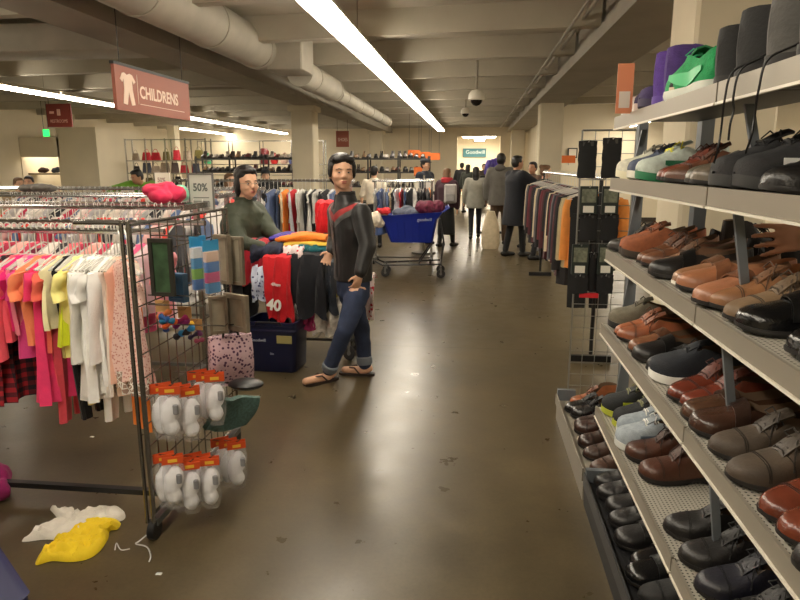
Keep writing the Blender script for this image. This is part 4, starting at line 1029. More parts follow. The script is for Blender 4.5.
# bright blue, green and pink packs
def packhook(p, lab): tag(hookline(GX, p.x+.012, p.y, p.z-.004), lab, 'hook')
def brightpack(label, px, py, X, cols, H=.24, W=.085, rz=60):
    p = onX(px, py, X); t = thing('toy_pack', label, 'toy pack', p, math.radians(rz))
    packhook(p, 'chrome hook carrying the '+label.replace(' of the grid', ''))
    MB().box((-W/2, -.003, -.05), (W/2, .003, 0)).build('header_card', mat('sky_card', (50, 150, 205), .45), t)
    z = -.05; n = len(cols)
    for k, c in enumerate(cols):
        h = (H-.05)/n; m = MB(); m.bbox((-W*.42, -.012, z-h), (W*.42, .012, z), .004); m.build('colour_block', plain(c, .4), t); z -= h
    MB().bbox((-W/2, -.015, -H-.01), (W/2, .015, -.045), .004).build('plastic_bag', FILM, t)
brightpack('bright blue and green toy pack on the top row of the grid', 197, 236, -1.22, [(220, 226, 230), (30, 140, 200), (120, 190, 60), (40, 120, 200)])
brightpack('bright blue and pink toy pack beside the blue and green one', 210, 240, -1.17, [(232, 200, 180), (40, 120, 200), (205, 50, 130), (40, 140, 210)])
# clustered small goods
def cluster(label, px, py, X, cols, r, seed, nm='hair_bow_pack', cat='hair bows'):
    p = onX(px, py, X); t = thing(nm, label, cat, p); g = random.Random(seed)
    packhook(p+V(0, 0, .04), 'chrome hook carrying the '+label.split(' hanging')[0].split(' below')[0])
    MB().box((-.03, -.002, -.0), (.03, .002, .05)).build('card', plain((196, 150, 96)), t)
    for k, c in enumerate(cols):
        a = g.uniform(0, 6); q = V(g.uniform(-r, r)*.7, g.uniform(-.01, .02), -r*2.2*k/len(cols)-.01)
        m = MB()
        for s in (-1, 1): m.cap(q, .006, q+V(s*r*.7*math.cos(a*.3), .004, r*.35*math.sin(a)*s), r*.45, 10)
        m.build('bow', plain(c, .6), t)
cluster('orange and blue hair bow cluster hanging left in the middle of the grid', 163, 312, -1.27, [(214, 120, 60), (40, 90, 160), (30, 110, 150), (220, 90, 40), (24, 50, 110)], .032, 3)
cluster('rainbow striped hair bow cluster hanging right of the orange blue one', 185, 318, -1.23, [(180, 40, 110), (150, 40, 120), (230, 180, 40), (40, 130, 190), (30, 30, 40)], .036, 4)
cluster('small purple bow cluster below the bright toy packs', 196, 330, -1.2, [(110, 50, 110), (60, 50, 90), (150, 60, 90)], .026, 6)
for k, (px, py, X) in enumerate(((192, 296, -1.14), (206, 306, -1.08), (228, 326, -1.02), (199, 236, -1.12))):
    p = onX(px, py, X); hk = hookline(GX, p.x, p.y, p.z); tag(hk, 'bare chrome hook sticking out of the wire grid toward the aisle', 'hook', 'bare grid hooks')
# patterned tote
TOTE = spots_mat('pink_tote_print', (206, 176, 186), (88, 50, 84), 58, .42)
a = onX(206, 336, -1.34); b = onX(249, 334, -1.16)
d = V(b.x-a.x, b.y-a.y, 0); W = d.length; Rm = frame(d).to_4x4(); Ht = .26
t = thing('tote_bag', 'pink tote bag with dark purple spots hanging at the far end of the grid', 'bag', a)
rr = []
for q in [i/8 for i in range(9)]:
    z = -Ht*q; th = .03+.05*math.sin(PI*min(1, q*1.1)); n = 24
    rr.append([Rm @ V(W/2+W/2*math.copysign(abs(math.cos(2*PI*j/n))**.5, math.cos(2*PI*j/n))*(1+.04*q), z, .04+th*math.copysign(abs(math.sin(2*PI*j/n))**.7, math.sin(2*PI*j/n))) for j in range(n)])
MB().loft(rr).build('bag_body', TOTE, t)
MB().tube([Rm @ V(W*.3, -.02, .06), Rm @ V(W*.38, .06, .06), Rm @ V(W*.6, .06, .06), Rm @ V(W*.7, -.02, .06)], .006, 6).build('handle', BLACKP, t)
p = Rm @ V(W*.8, -Ht*.96, .12); MB().box(tuple(p-V(.02, .002, .03)), tuple(p+V(.02, .002, .03))).build('price_tag', WHITEP, t)
# teal fabric item and black item below the tote
TEAL = mat('teal_glitter', (66, 92, 86), .7, var=.4, vscale=90, bump=.5, bscale=220)
a = onX(212, 400, -1.15); b = onX(258, 396, -1.0)
g = []
for i in range(10):
    q = i/9; row = []
    for j in range(10):
        u = j/9; P0 = a.lerp(b, u); sh = (1-q)
        row.append(P0+V(.0+.02*math.sin(u*7+q*3), .012*math.sin(u*11), 0)+V(-.06*q, .02*q, -.17*q*(1-.3*abs(u-.4))))
    g.append(row)
mb = MB(); mb.sheet(g, .022); tag(mb.build('folded_scarf', TEAL), 'grey teal glittery folded scarf hanging low off the grid toward the aisle', 'scarf')
packhook(b+V(0, 0, -.004), 'low chrome hook carrying the folded grey teal scarf')
p = onX(246, 384, -1.1); 
bag = MB(); bag.ell((0, 0, 0), (.09, .07, .025)); bag.box((-.24, -.004, .0), (-.05, .004, .006)); o = bag.build('flat_black_pouch', leather((26, 26, 28), .4)); o.location = p; tag(o, 'flat black pouch sticking out below the spotted tote', 'pouch')
# 50% signs on poles above racks
def framed_sign(label, px0, py0, px1, py1, Y, zb, big=True):
    a = D(px0, py0, Y); b = D(px1, py1, Y); W = b.x-a.x; H = a.z-b.z
    t = thing('price_sign', label, 'sign', (a.x+W/2, Y, b.z))
    gr = plain((112, 112, 108), .4) if big else WHITEP
    MB().box((-W/2, 0, 0), (W/2, .008, H)).build('card', plain((196, 196, 188) if big else (238, 232, 216), .5), t)
    bw = .012 if big else .004
    for nm, q in (('side', ((-W/2-bw, -.004, -bw), (-W/2, .012, H+bw))), ('side', ((W/2, -.004, -bw), (W/2+bw, .012, H+bw))), ('rail', ((-W/2, -.004, H), (W/2, .012, H+bw))), ('rail', ((-W/2, -.004, -bw), (W/2, .012, 0)))):
        MB().box(*q).build('frame_'+nm, gr, t, smooth=False)
    MB().cyl((0, .004, zb-b.z), (0, .004, -bw), .007, 8).build('stem', CHROME, t)
    ink = plain((90, 92, 90)) if big else plain((176, 150, 140))
    text('50%', H*.3, ink, (-W*.36, -.001, H*.5), RX, parent=t, ext=.0008, bold=.002, sx=.85)
    for zz in (.36, .26): MB().box((-W*.36, -.001, H*zz), (W*.34, 0, H*zz+.006)).build('small_print', ink, t, smooth=False)
framed_sign('grey framed 50% price sign standing on the racks beside the woman', 189, 175, 213.5, 211, 4.7, ZR)
framed_sign('small cream 50% card standing on a rail behind the childrens racks', 155, 173, 170.5, 193, 6.3, ZR, False)
# ================================================================ FLOOR ITEMS
def crumple(name, label, cat, outline, h, m, seed, nr=22, z0=.002):
    P = [G(x, y) for x, y in outline]; c = sum(P, V(0, 0, 0))/len(P); n = 72; mb = MB()
    per = []
    for k in range(n):
        f = k/n*len(P); i = int(f); q = f-i; a = P[i]; b = P[(i+1) % len(P)]; a0 = P[i-1]; b1 = P[(i+2) % len(P)]
        per.append(.5*((2*a)+(-a0+b)*q+(2*a0-5*a+4*b-b1)*q*q+(-a0+3*a-3*b+b1)*q**3)-c)
    vs = [V(0, 0, 0)]
    for r in range(1, nr+1):
        s = r/nr
        for k in range(n): vs.append(per[k]*s)
    out = []
    for i, v in enumerate(vs):
        s = 0 if i == 0 else ((i-1)//n+1)/nr
        nn = noise.noise(V(v.x*12, v.y*12, seed)); rid = 1-abs(noise.noise(V(v.x*16+nn*1.5, v.y*22, seed+5)))*2.2; r2 = 1-abs(noise.noise(V(v.x*34, v.y*30, seed+9)))*2
        edge = min(1, (1-s)*5)**.6
        out.append(V(v.x, v.y, z0+edge*h*(.30+.50*max(0, rid)+.22*r2+.55*abs(noise.noise(V((v.x+v.y*.7)*26+nn*2, (v.y-v.x*.7)*13, seed+2))))))
    fs = [(0, 1+k, 1+(k+1) % n) for k in range(n)]
    for r in range(nr-1):
        for k in range(n): a = 1+r*n+k; b = 1+r*n+(k+1) % n; fs.append((a, a+n, b+n, b))
    o0 = len(out); base = [V(v.x, v.y, z0) for v in out[1+(nr-1)*n:1+nr*n]]
    out += base; fs.append(tuple(o0+k for k in reversed(range(n))))
    for k in range(n): a = 1+(nr-1)*n+k; b = 1+(nr-1)*n+(k+1) % n; fs.append((a, o0+k, o0+(k+1) % n, b))
    mb.add(out, fs); o = mb.build(name, m); o.location = (c.x, c.y, 0)
    return tag(o, label, cat)
WHC = cloth((216, 210, 198)); YEL = mat('yellow_cotton', (232, 200, 30), .8, var=.06, vscale=10, bump=.3, bscale=150)
crumple('white_garment', 'crumpled white garment lying on the floor behind the yellow one', 'garment', [(22, 541), (36, 532), (52, 526), (58, 520), (50, 510), (56, 514), (64, 511), (74, 512), (76, 516), (86, 514), (100, 511), (120, 510), (125, 514), (124, 520), (112, 524), (92, 530), (70, 540), (45, 540), (28, 542)], .034, WHC, 3.3)
crumple('yellow_garment', 'crumpled bright yellow garment lying on the floor in front of the white one', 'garment', [(36, 566), (40, 556), (54, 548), (54, 542), (66, 538), (78, 530), (90, 524), (104, 522), (120, 523), (118, 530), (110, 532), (108, 540), (100, 552), (88, 560), (70, 563), (52, 562)], .040, YEL, 8.1, z0=.004)
# clear broken hangers and film by the caster
CLR = mat('clear_plastic', (235, 238, 238), .08, alpha=.55)
def wirebit(label, pts, r=.004, nm='clear_hanger_piece'):
    tag(MB().tube(cat([G(x, y)+V(0, 0, z) for x, y, z in pts]), r*.8, 6).build(nm, CLR), label, 'plastic scrap')
wirebit('bent clear hanger scrap curling around the black caster', [(163, 526, .03), (155, 529, .05), (152, 536, .03), (140, 545, .02), (136, 545, .006), (147, 548, .005), (151, 560, .02), (149, 563, .005)], .004)
wirebit('short clear hanger scrap lying left of the caster', [(115, 551, .005), (117, 547, .018), (121, 551, .006), (130, 550, .006)], .003)
tag(MB().bbox((-.012, -.008, 0), (.012, .008, .003), .002).build('plastic_chip', CLR, loc=G(159, 574)), 'tiny clear plastic chip on the floor in front of the caster', 'plastic scrap')
tag(MB().bbox((-.012, -.008, 0), (.012, .008, .003), .002).build('white_scrap', WHITEP, loc=G(92, 437)), 'tiny white scrap on the floor under the clothes', 'scrap')
# magenta garment on the base bar, label strips on the bar
p = D(3, 472, 2.60)
o = blob_cloth('magenta_garment', 'magenta garment fallen over the low base bar at the left edge', 'garment', (p.x-.03, 2.60, .0), (.11, .1, .13), cloth((150, 24, 96)), 12)
# ---------------------------------------------------------------- plastic basket on the floor, lower left corner
def tub(name, label, c, w, d, h, m, rz=0, taper=.84, handle=True, deco=None):
    t = thing(name, label, 'basket', c, rz); r = .045
    def rr(hw, hd, z, q=r):
        out = []
        for (sx, sy, a0) in ((1, 1, 0), (-1, 1, 90), (-1, -1, 180), (1, -1, 270)):
            for k in range(5):
                a = math.radians(a0+22.5*k); out.append(V(sx*(hw-q)+q*math.cos(a), sy*(hd-q)+q*math.sin(a), z))
        return out
    W = w/2; Dp = d/2
    mb = MB(); mb.loft([rr(W*taper, Dp*taper, .0), rr(W*taper+.004, Dp*taper+.004, .01), rr(W*.98, Dp*.98, h-.03), rr(W*1.0, Dp*1.0, h-.028), rr(W, Dp, h), rr(W-.018, Dp-.018, h), rr(W*.95, Dp*.95, h-.03), rr(W*taper-.006, Dp*taper-.006, .012)])
    b = mb.build('basket_shell', m, t)
    rb = MB(); rb.loft([rr(W*.99+.004, Dp*.99+.004, h*.80), rr(W*.995+.006, Dp*.995+.006, h*.83), rr(W*.995+.002, Dp*.995+.002, h*.86)], cap=False); rb.build('rib', m, t)
    if handle:
        for s in (-1, 1): MB().tube([(-W*.5, s*(Dp+.004), h-.02), (-W*.45, s*(Dp+.02), h+.006), (W*.45, s*(Dp+.02), h+.006), (W*.5, s*(Dp+.004), h-.02)], .007, 6).build('handle', BLACKP, t)
    return t
NAVY = mat('navy_plastic', (20, 26, 58), .35, var=.05); BLUEP = mat('blue_plastic', (24, 40, 120), .35)
bx = tub('storage_tote', 'deep blue lidded plastic tote cut off by the lower left corner', (-1.73, 1.577, 0), .78, .5, .335, mat('deep_blue_plastic', (12, 18, 66), .6), rz=-.67, handle=False)
MB().bbox((-.392, -.252, .328), (.392, .252, .352), .02).build('lid', mat('deep_blue_plastic', (12, 18, 66), .6), bx)
tb = tub('rolling_basket', 'navy plastic rolling basket on the floor in front of the woman', (-1.53, 4.78, .0), .42, .34, .40, NAVY, rz=-.06, taper=.9)
MB().box((.06, -.175, .24), (.18, -.168, .30)).build('label_plate', plain((150, 142, 92), .5), tb)
text('Goodwill', .035, plain((170, 175, 190)), (-.16, -.172, .24), RX, parent=tb, ext=.001)
text('Bin', .025, plain((150, 155, 175)), (.0, -.17, .14), RX, parent=tb, ext=.001)
# ================================================================ PEOPLE
SK1 = mat('skin_warm', (214, 168, 138), .5, var=.05, vscale=30); SK2 = mat('skin_tan', (190, 140, 110), .5); SK3 = mat('skin_dark', (96, 66, 52), .5)
HBLK = mat('black_hair', (22, 18, 17), .42, var=.3, vscale=60, bump=.4, bscale=120); HBRN = mat('brown_hair', (110, 80, 54), .5, bump=.4, bscale=120)
EYEW = plain((176, 166, 156), .3); EYED = plain((24, 16, 14), .15); LIP = plain((168, 92, 84), .45)
def rot_frame(f, up=V(0, 0, 1)):
    f = f.normalized(); r = f.cross(up).normalized(); u = r.cross(f).normalized(); return r, f, u
def add_head(mb, c, f, up, s=1.0, ears=True):
    r, f, u = rot_frame(f, up); Rm = Matrix((r, f, u)).transposed()
    def P(a, b, d): return c+(r*a+f*b+u*d)*s
    def E(a, b, d, ra, rb, rc, n=18): mb.ell(P(a, b, d), (ra*s, rb*s, rc*s), Rm, n, 11)
    E(0, -.008, .03, .074, .092, .085); E(0, .02, -.018, .068, .068, .078); E(0, .034, -.060, .054, .050, .042); E(0, .060, -.086, .024, .02, .018)
    E(0, .064, .020, .052, .024, .020); E(.036, .056, -.028, .026, .026, .026); E(-.036, .056, -.028, .026, .026, .026)
    mb.cap(P(0, .086, .004), .008*s, P(0, .102, -.026), .0125*s, 10); E(.010, .092, -.030, .009, .010, .007); E(-.010, .092, -.030, .009, .010, .007)
    E(0, .082, -.056, .024, .012, .008); E(0, .079, -.067, .020, .012, .008)
    if ears:
        for q in (-1, 1): E(q*.074, -.006, -.012, .009, .018, .030)
    return P, Rm, r, f, u
def add_hand(mb, w, d, n, s=1.0, side=1, curl=.5):
    """w wrist, d pointing direction, n palm normal (towards the palm side)"""
    d = d.normalized(); n = (n-d*n.dot(d)).normalized(); a = d.cross(n).normalized()*side   # a: towards the thumb
    Rm = Matrix((a, d, n)).transposed()
    mb.ell(w+d*.045*s, (.040*s, .052*s, .016*s), Rm, 14, 9); mb.cap(w-d*.02*s, .026*s, w+d*.03*s, .028*s, 12)
    for k, (o, L) in enumerate(((.033, .072), (.0115, .080), (-.0105, .075), (-.032, .060))):
        b = w+d*.082*s+a*o*s; t1 = (d*math.cos(curl*.7)+n*math.sin(curl*.7)).normalized(); t2 = (d*math.cos(curl*1.9)+n*math.sin(curl*1.9)).normalized(); t3 = (d*math.cos(curl*2.6)+n*math.sin(curl*2.6)).normalized()
        sp_ = a*o*5.5; t1 = (t1+sp_).normalized(); t2 = (t2+sp_).normalized(); t3 = (t3+sp_*.8).normalized()
        p1 = b+t1*L*.45*s; p2 = p1+t2*L*.32*s; p3 = p2+t3*L*.22*s
        mb.chain([b-d*.025*s, b, p1, p2, p3], [.0100*s, .0090*s, .0084*s, .0078*s, .0068*s], 8)
    b = w+d*.025*s+a*.030*s; q1 = b+(a*.75+d*.6+n*.25).normalized()*.042*s; q2 = q1+(a*.35+d*.85+n*.35).normalized()*.032*s
    mb.chain([b-a*.012*s, b, q1, q2], [.014*s, .0125*s, .0105*s, .0085*s], 8)
def torso(mb, levels, fdir):
    """levels: (center, halfwidth, halfdepth)"""
    r, f, u = rot_frame(fdir); n = 22
    rings = []
    for c, a, b in levels:
        rings.append([c+r*a*math.copysign(abs(math.cos(2*PI*j/n))**.85, math.cos(2*PI*j/n))+f*b*math.copysign(abs(math.sin(2*PI*j/n))**.85, math.sin(2*PI*j/n)) for j in range(n)])
    mb.loft(rings)
def pose(x, y, head, H=1.68, lean=0, stride=.12, arms=((.10, 0), (.10, 0)), headyaw=0, ry=0):
    """joints standing at x,y facing heading angle (0 = -Y towards camera, + turns to +X)"""
    k = H/1.7; f = V(math.sin(head), -math.cos(head), 0); r = f.cross(V(0, 0, 1)); u = V(0, 0, 1); o = V(x, y, 0); J = {}
    J['f'] = f; J['r'] = r; J['o'] = o; J['k'] = k
    J['pelvis'] = o+u*.92*k; J['waist'] = o+u*1.06*k+f*lean*.05; J['chest'] = o+u*1.27*k+f*lean*.14; J['neck'] = o+u*1.42*k+f*lean*.2; J['head'] = o+u*1.565*k+f*(lean*.26+.015)
    J['hf'] = (f*math.cos(headyaw)+r*math.sin(headyaw)).normalized()
    for s, n in ((-1, 'L'), (1, 'R')):
        J['sh'+n] = J['neck']-u*.055*k+r*s*.175*k; J['hip'+n] = J['pelvis']+r*s*.085*k-u*.02
        st = stride*(s if s > 0 else -1)
        J['kn'+n] = o+r*s*.09*k+f*(st*.5+.03)+u*.49*k; J['an'+n] = o+r*s*.09*k+f*st+u*.085*k; J['toe'+n] = J['an'+n]+f*.15*k-u*.045*k
        out, fw = arms[0 if s < 0 else 1]
        J['el'+n] = J['sh'+n]+r*s*out*k*.8+f*fw*.35-u*.27*k*(1-.25*abs(fw)); J['wr'+n] = J['el'+n]+f*(.04+fw*.9)*.27*k-u*.25*k*max(.05, 1-abs(fw))+r*s*.01
    return J
def person(label, J, outfit, group=None, vox=.012, face=True, hair='short', hairm=None, skin=None, hands=True):
    """outfit: dict(top=(material, hem z or point, puff), legs=(material, width), shoes=material ...)"""
    skin = skin or SK1; hairm = hairm or HBLK; k = J['k']; o = V(J['o'].x, J['o'].y, 0)
    L = {n: (Vector(v)-o if n not in ('f', 'r', 'hf', 'k', 'o', 'hup') else v) for n, v in J.items() if isinstance(v, Vector)}; L['k'] = k
    f = L['f']; up = V(0, 0, 1)
    mb = MB()
    P, Rm, hr, hf, hu = add_head(mb, L['head'], L['hf'], L.get('hup', up), s=k*1.02*J.get('hsz', 1))
    mb.cap(L['neck']-up*.03, .056*k, L['head']-hu*.07*k-hf*.012, .052*k, 14)
    torso(mb, [(L['pelvis']-up*.04, .12*k, .09*k), (L['waist'], .12*k, .085*k), (L['chest'], .14*k, .095*k), (L['neck']-up*.05, .12*k, .07*k), (L['neck'], .05*k, .045*k)], f)
    for n in 'LR':
        s = -1 if n == 'L' else 1
        mb.chain([L['neck']-up*.07, L['sh'+n], L['el'+n], L['wr'+n]], [.045*k, .045*k, .038*k, .026*k])
        mb.chain([L['pelvis'], L['hip'+n], L['kn'+n], L['an'+n]], [.08*k, .08*k, .052*k, .036*k])
        an = L['an'+n]; toe = L['toe'+n]; ff = (toe-an); ff.z = 0; ff.normalize()
        mb.chain([an-up*.03-ff*.03, an-up*.05+ff*.02, toe-up*.0], [.032*k, .034*k, .028*k])
        if hands:
            d = (L['wr'+n]-L['el'+n]).normalized()
            d = J.get('hd'+n, d); pn = J.get('pn'+n, -L['r']*s*1.0)
            add_hand(mb, L['wr'+n], d, pn, s=J.get('hs', .92)*k, side=(1 if n == 'R' else -1)*J.get('ts'+n, 1), curl=J.get('curl', .35))
    body = remesh('person', mb, skin, vox*(.8 if vox < .015 else .7), None, o, smooth=2)
    tag(body, label, 'person', group)
    if face:
        for s in (-1, 1):
            e = MB(); e.ell(P(s*.030, .0815, -.001), (.0115*k, .009*k, .0055*k), Rm, 12, 8); ee = e.build('eye', EYEW, body)
            e = MB(); e.ell(P(s*.030+J.get('gaze', 0), .0868, -.0008), (.0056*k, .0052*k, .0052*k), Rm, 10, 7); e.build('iris', EYED, ee)
            e = MB(); e.cap(P(s*.018, .0895, .019), .0024*k, P(s*.034, .0875, .0215), .003*k, 8); e.cap(P(s*.034, .0875, .0215), .003*k, P(s*.050, .077, .0165), .0018*k, 8); e.build('eyebrow', hairm, body)
        e = MB(); e.ell(P(0, .0885, -.0565), (.0225*k, .0075*k, .0045*k), Rm, 14, 8); e.ell(P(0, .087, -.0655), (.019*k, .0075*k, .0052*k), Rm, 14, 8); e.build('lips', LIP, body)
    # hair
    hm = MB()
    hk = k*J.get('hsz', 1)
    def E(a, b, d, ra, rb, rc): hm.ell(P(a, b, d), (ra*hk, rb*hk, rc*hk), Rm, 18, 11)
    if hair != 'none':
        E(0, -.020, .055, .083, .090, .074); E(0, -.042, .01, .081, .070, .085); E(0, .035, .088, .060, .048, .032)
        if hair == 'short': E(0, -.045, -.03, .07, .055, .05); E(.074, .012, .03, .012, .022, .04); E(-.074, .012, .03, .012, .022, .04)
        if hair == 'swept': E(0, -.045, -.03, .074, .055, .06); E(.076, .012, .02, .016, .034, .058); E(-.076, .012, .02, .016, .034, .058); E(0, -.018, .052, .086, .094, .076); E(.03, .050, .078, .046, .034, .026); E(-.03, .048, .080, .048, .036, .026)
        if hair == 'back': E(0, -.06, -.045, .074, .06, .075); E(.070, -.02, -.01, .02, .045, .07); E(-.070, -.02, -.01, .02, .045, .07); E(0, -.08, -.10, .06, .045, .06); E(0, -.02, .06, .088, .094, .076)
        if hair == 'long': E(0, -.06, -.06, .078, .06, .10); E(.05, -.04, -.1, .035, .05, .11); E(-.05, -.04, -.1, .035, .05, .11); E(0, -.075, -.17, .07, .045, .08)
        if hair == 'bun': E(0, -.09, .09, .04, .04, .04)
        remesh('hair', hm, hairm, max(.006, vox*.8), body, smooth=2, disp=.004 if vox < .015 else 0, dscale=26)
    if outfit.get('cap'):
        c = MB(); c.ell(P(0, -.012, .075), (.092*k, .108*k, .062*k), Rm, 20, 11); c.ell(P(0, .085, .055), (.06*k, .06*k, .010*k), Rm, 16, 7); c.build('cap', outfit['cap'], body)
    # top
    m, hemz, puff = outfit['top']; tm = MB()
    hem = L['pelvis'].lerp(L['waist'], 0); hz = hemz-0
    hemc = L['pelvis'].copy(); hemc.z = hz
    if hz < L['pelvis'].z:
        lev = [(hemc+f*0, (.17+.05*(L['pelvis'].z-hz))*k+puff, (.125+.06*(L['pelvis'].z-hz))*k+puff), (L['pelvis'], .165*k+puff, .12*k+puff)]
    else: lev = [(L['pelvis'].lerp(L['waist'], .2), .155*k+puff, .112*k+puff)]
    lev += [(L['waist'], .150*k+puff, .11*k+puff), (L['chest'], .172*k+puff, .118*k+puff), (L['neck']-up*.075, .168*k+puff*.7, .10*k+puff*.6), (L['neck']-up*.02, .10*k, .075*k+puff*.2), (L['neck']+up*.035*k+f*.004, .066*k, .066*k)]
    torso(tm, lev, f)
    cuff = outfit.get('sleeve', .93)
    for n in 'LR':
        w = L['el'+n].lerp(L['wr'+n], cuff)
        tm.chain([L['neck']-up*.10, L['sh'+n]-up*.01, L['el'+n], w], [.075*k+puff*.5, .066*k+puff*.7, .054*k+puff*.6, .040*k+puff*.3], 14)
    remesh(outfit.get('topname', 'jacket'), tm, m, vox, body, smooth=3, disp=outfit.get('wr', .006) if vox < .015 else 0, dscale=outfit.get('ws', 9), seed=len(label))
    if outfit.get('hood'):
        hd = MB(); hd.ell(L['neck']-f*.07+up*.0, (.10*k, .07*k, .07*k)); hd.ell(L['neck']+up*.02-f*.02, (.085*k, .085*k, .035*k)); hd.build('hood', outfit['hood'], body)
    if outfit.get('scarf'):
        tz = MB()
        for q in range(2): tz.tube([L['neck']+V(.085*math.cos(a), .085*math.sin(a), .0+.035*q) for a in [2*PI*j/14 for j in range(15)]], .034, 8)
        tz.build('scarf', outfit['scarf'], body)
    # legs
    m, w = outfit['legs']; lm = MB()
    torso(lm, [(L['pelvis']-up*.09, .145*k, .105*k), (L['pelvis'], .15*k, .11*k), (L['pelvis'].lerp(L['waist'], .5), .135*k, .098*k)], f)
    for n in 'LR':
        e = L['an'+n]+up*.0
        lm.chain([L['hip'+n]-up*.02, L['kn'+n], L['kn'+n].lerp(e, .97)], [.088*k*w, .064*k*w, .052*k*w], 14)
    if outfit.get('skirt'):
        torso(lm, [(L['pelvis']*1-up*(.92*k-outfit['skirt']), .2*k, .17*k), (L['pelvis'], .16*k, .12*k)], f)
    remesh(outfit.get('legname', 'trousers'), lm, m, vox, body, smooth=3, disp=outfit.get('wr', .006)*1.1 if vox < .015 else 0, dscale=11, seed=4)
    if outfit.get('cuffs'):
        for n in 'LR':
            a = L['an'+n]; b = L['kn'+n]; d = (b-a).normalized()
            MB().tube([a+d*.0, a+d*.01, a+d*.055, a+d*.065], [.052*k*w, .060*k*w, .062*k*w, .054*k*w], 16).build('rolled_cuff', outfit['cuffs'], body)
    if outfit.get('shoes'):
        for n in 'LR':
            an = L['an'+n]; toe = L['toe'+n]; ff = (toe-an); ff.z = 0; ff.normalize(); c = MB(); z = up*(-an.z)
            c.chain([V(an.x, an.y, .045)-ff*.045, V(an.x, an.y, .045)+ff*.05, V(toe.x, toe.y, .034)+ff*.02], [.044, .046, .034], 12); c.cap(V(an.x, an.y, .05), .045, V(an.x, an.y, .12), .042, 12)
            remesh('shoe', c, outfit['shoes'], .010, body, smooth=2)
            bb = body.children[-1]
    if outfit.get('flip'):
        for n in 'LR':
            an = L['an'+n]; toe = L['toe'+n]; ff = (toe-an); ff.z = 0; ff.normalize(); sd = ff.cross(up); c = MB()
            base = V(an.x, an.y, 0)-ff*.075; rg = []
            for q, w_ in ((0, .018), (.04, .036), (.12, .034), (.2, .046), (.26, .042), (.29, .02)):
                rg.append([base+ff*q*.95-sd*w_, base+ff*q*.95-sd*w_+up*.018, base+ff*q*.95+sd*w_+up*.018, base+ff*q*.95+sd*w_])
            s_ = MB().loft(rg).build('flip_flop', outfit['flip'], body)
            st = MB()
            for q in (-1, 1): st.tube([base+ff*.11+sd*q*.042+up*.02, base+ff*.15+sd*q*.035+up*.065, base+ff*.205+sd*q*.004+up*.055, base+ff*.21+up*.02], .0065, 6)
            st.build('strap', leather((70, 50, 40), .5), s_)
    return body
# ---------------------------------------------------------------- the man in the black jacket
def jm():
    m = bpy.data.materials.new('black_red_jacket'); m.use_nodes = True; nt = m.node_tree; b = nt.nodes['Principled BSDF']; b.inputs['Roughness'].default_value = .5; b.inputs['Sheen Weight'].default_value = .1
    return m, nt, b
MF = V(-.80, -.60, 0).normalized()
def jacket_mat(f, zc):
    m, nt, b = jm(); L = nt.links; tc = nt.nodes.new('ShaderNodeTexCoord'); r = f.cross(V(0, 0, 1))
    def dot(v):
        n = nt.nodes.new('ShaderNodeVectorMath'); n.operation = 'DOT_PRODUCT'; n.inputs[1].default_value = v; L.new(tc.outputs['Object'], n.inputs[0]); return n.outputs['Value']
    def M(op, a, c, d=None):
        n = nt.nodes.new('ShaderNodeMath'); n.operation = op
        for i, q in enumerate((a, c, d)):
            if q is None: continue
            if isinstance(q, (int, float)): n.inputs[i].default_value = q
            else: L.new(q, n.inputs[i])
        return n.outputs[0]
    u = M('ADD', dot(r), -JU0); au = M('ABSOLUTE', u, 0); v = dot(f); z = dot(V(0, 0, 1))
    h = M('SUBTRACT', M('SUBTRACT', z, zc), M('MULTIPLY', au, .62))
    front = M('GREATER_THAN', M('SUBTRACT', v, JV0), .0); lim = M('LESS_THAN', au, .17); fl = M('MULTIPLY', front, lim)
    red = M('MULTIPLY', M('MULTIPLY', M('GREATER_THAN', h, 0), M('LESS_THAN', h, .05)), fl)
    gry = M('MULTIPLY', M('MULTIPLY', M('GREATER_THAN', h, -.04), M('LESS_THAN', h, 0)), fl)
    yoke = M('GREATER_THAN', M('SUBTRACT', z, zc), .20)
    def mix(fac, a, c):
        n = nt.nodes.new('ShaderNodeMixRGB'); L.new(fac, n.inputs[0])
        if isinstance(a, tuple): n.inputs[1].default_value = a
        else: L.new(a, n.inputs[1])
        n.inputs[2].default_value = c; return n.outputs[0]
    c = mix(yoke, (*lin((16, 15, 16)), 1), (*lin((42, 41, 42)), 1)); c = mix(gry, c, (*lin((84, 84, 82)), 1)); c = mix(red, c, (*lin((150, 32, 34)), 1))
    L.new(c, b.inputs['Base Color'])
    n = nt.nodes.new('ShaderNodeTexNoise'); n.inputs['Scale'].default_value = 9; n.inputs['Detail'].default_value = 6; L.new(tc.outputs['Object'], n.inputs['Vector'])
    bp = nt.nodes.new('ShaderNodeBump'); bp.inputs['Strength'].default_value = .35; bp.inputs['Distance'].default_value = .02; L.new(n.outputs['Fac'], bp.inputs['Height']); L.new(bp.outputs['Normal'], b.inputs['Normal'])
    return m
MO = V(-.90, 4.52, 0)
J = pose(MO.x, MO.y, 0, 1.68); J['f'] = MF; r_ = MF.cross(V(0, 0, 1)); J['r'] = r_
J['pelvis'] = D(353, 284, 4.52); J['waist'] = D(353, 262, 4.52); J['chest'] = D(351, 228, 4.52); J['neck'] = D(346, 199, 4.52); J['head'] = D(341.5, 172.5, 4.50); J['hsz'] = 1.08
J['shL'] = D(361, 212, 4.38); J['shR'] = D(337, 210, 4.66); J['elL'] = D(368, 245, 4.30); J['elR'] = D(336, 238, 4.74)
J['wrL'] = D(360, 274, 4.22); J['wrR'] = D(331, 251, 4.60); J['hs'] = .84
J['hdL'] = V(-.3, -.05, -1); J['hdR'] = V(-.35, -.35, -.85); J['pnL'] = V(-.6, .6, 0); J['pnR'] = V(.2, -.6, 0)
J['hipL'] = D(357, 292, 4.44); J['hipR'] = D(350, 291, 4.60); J['knL'] = D(346, 328, 4.36); J['knR'] = D(362, 330, 4.66)
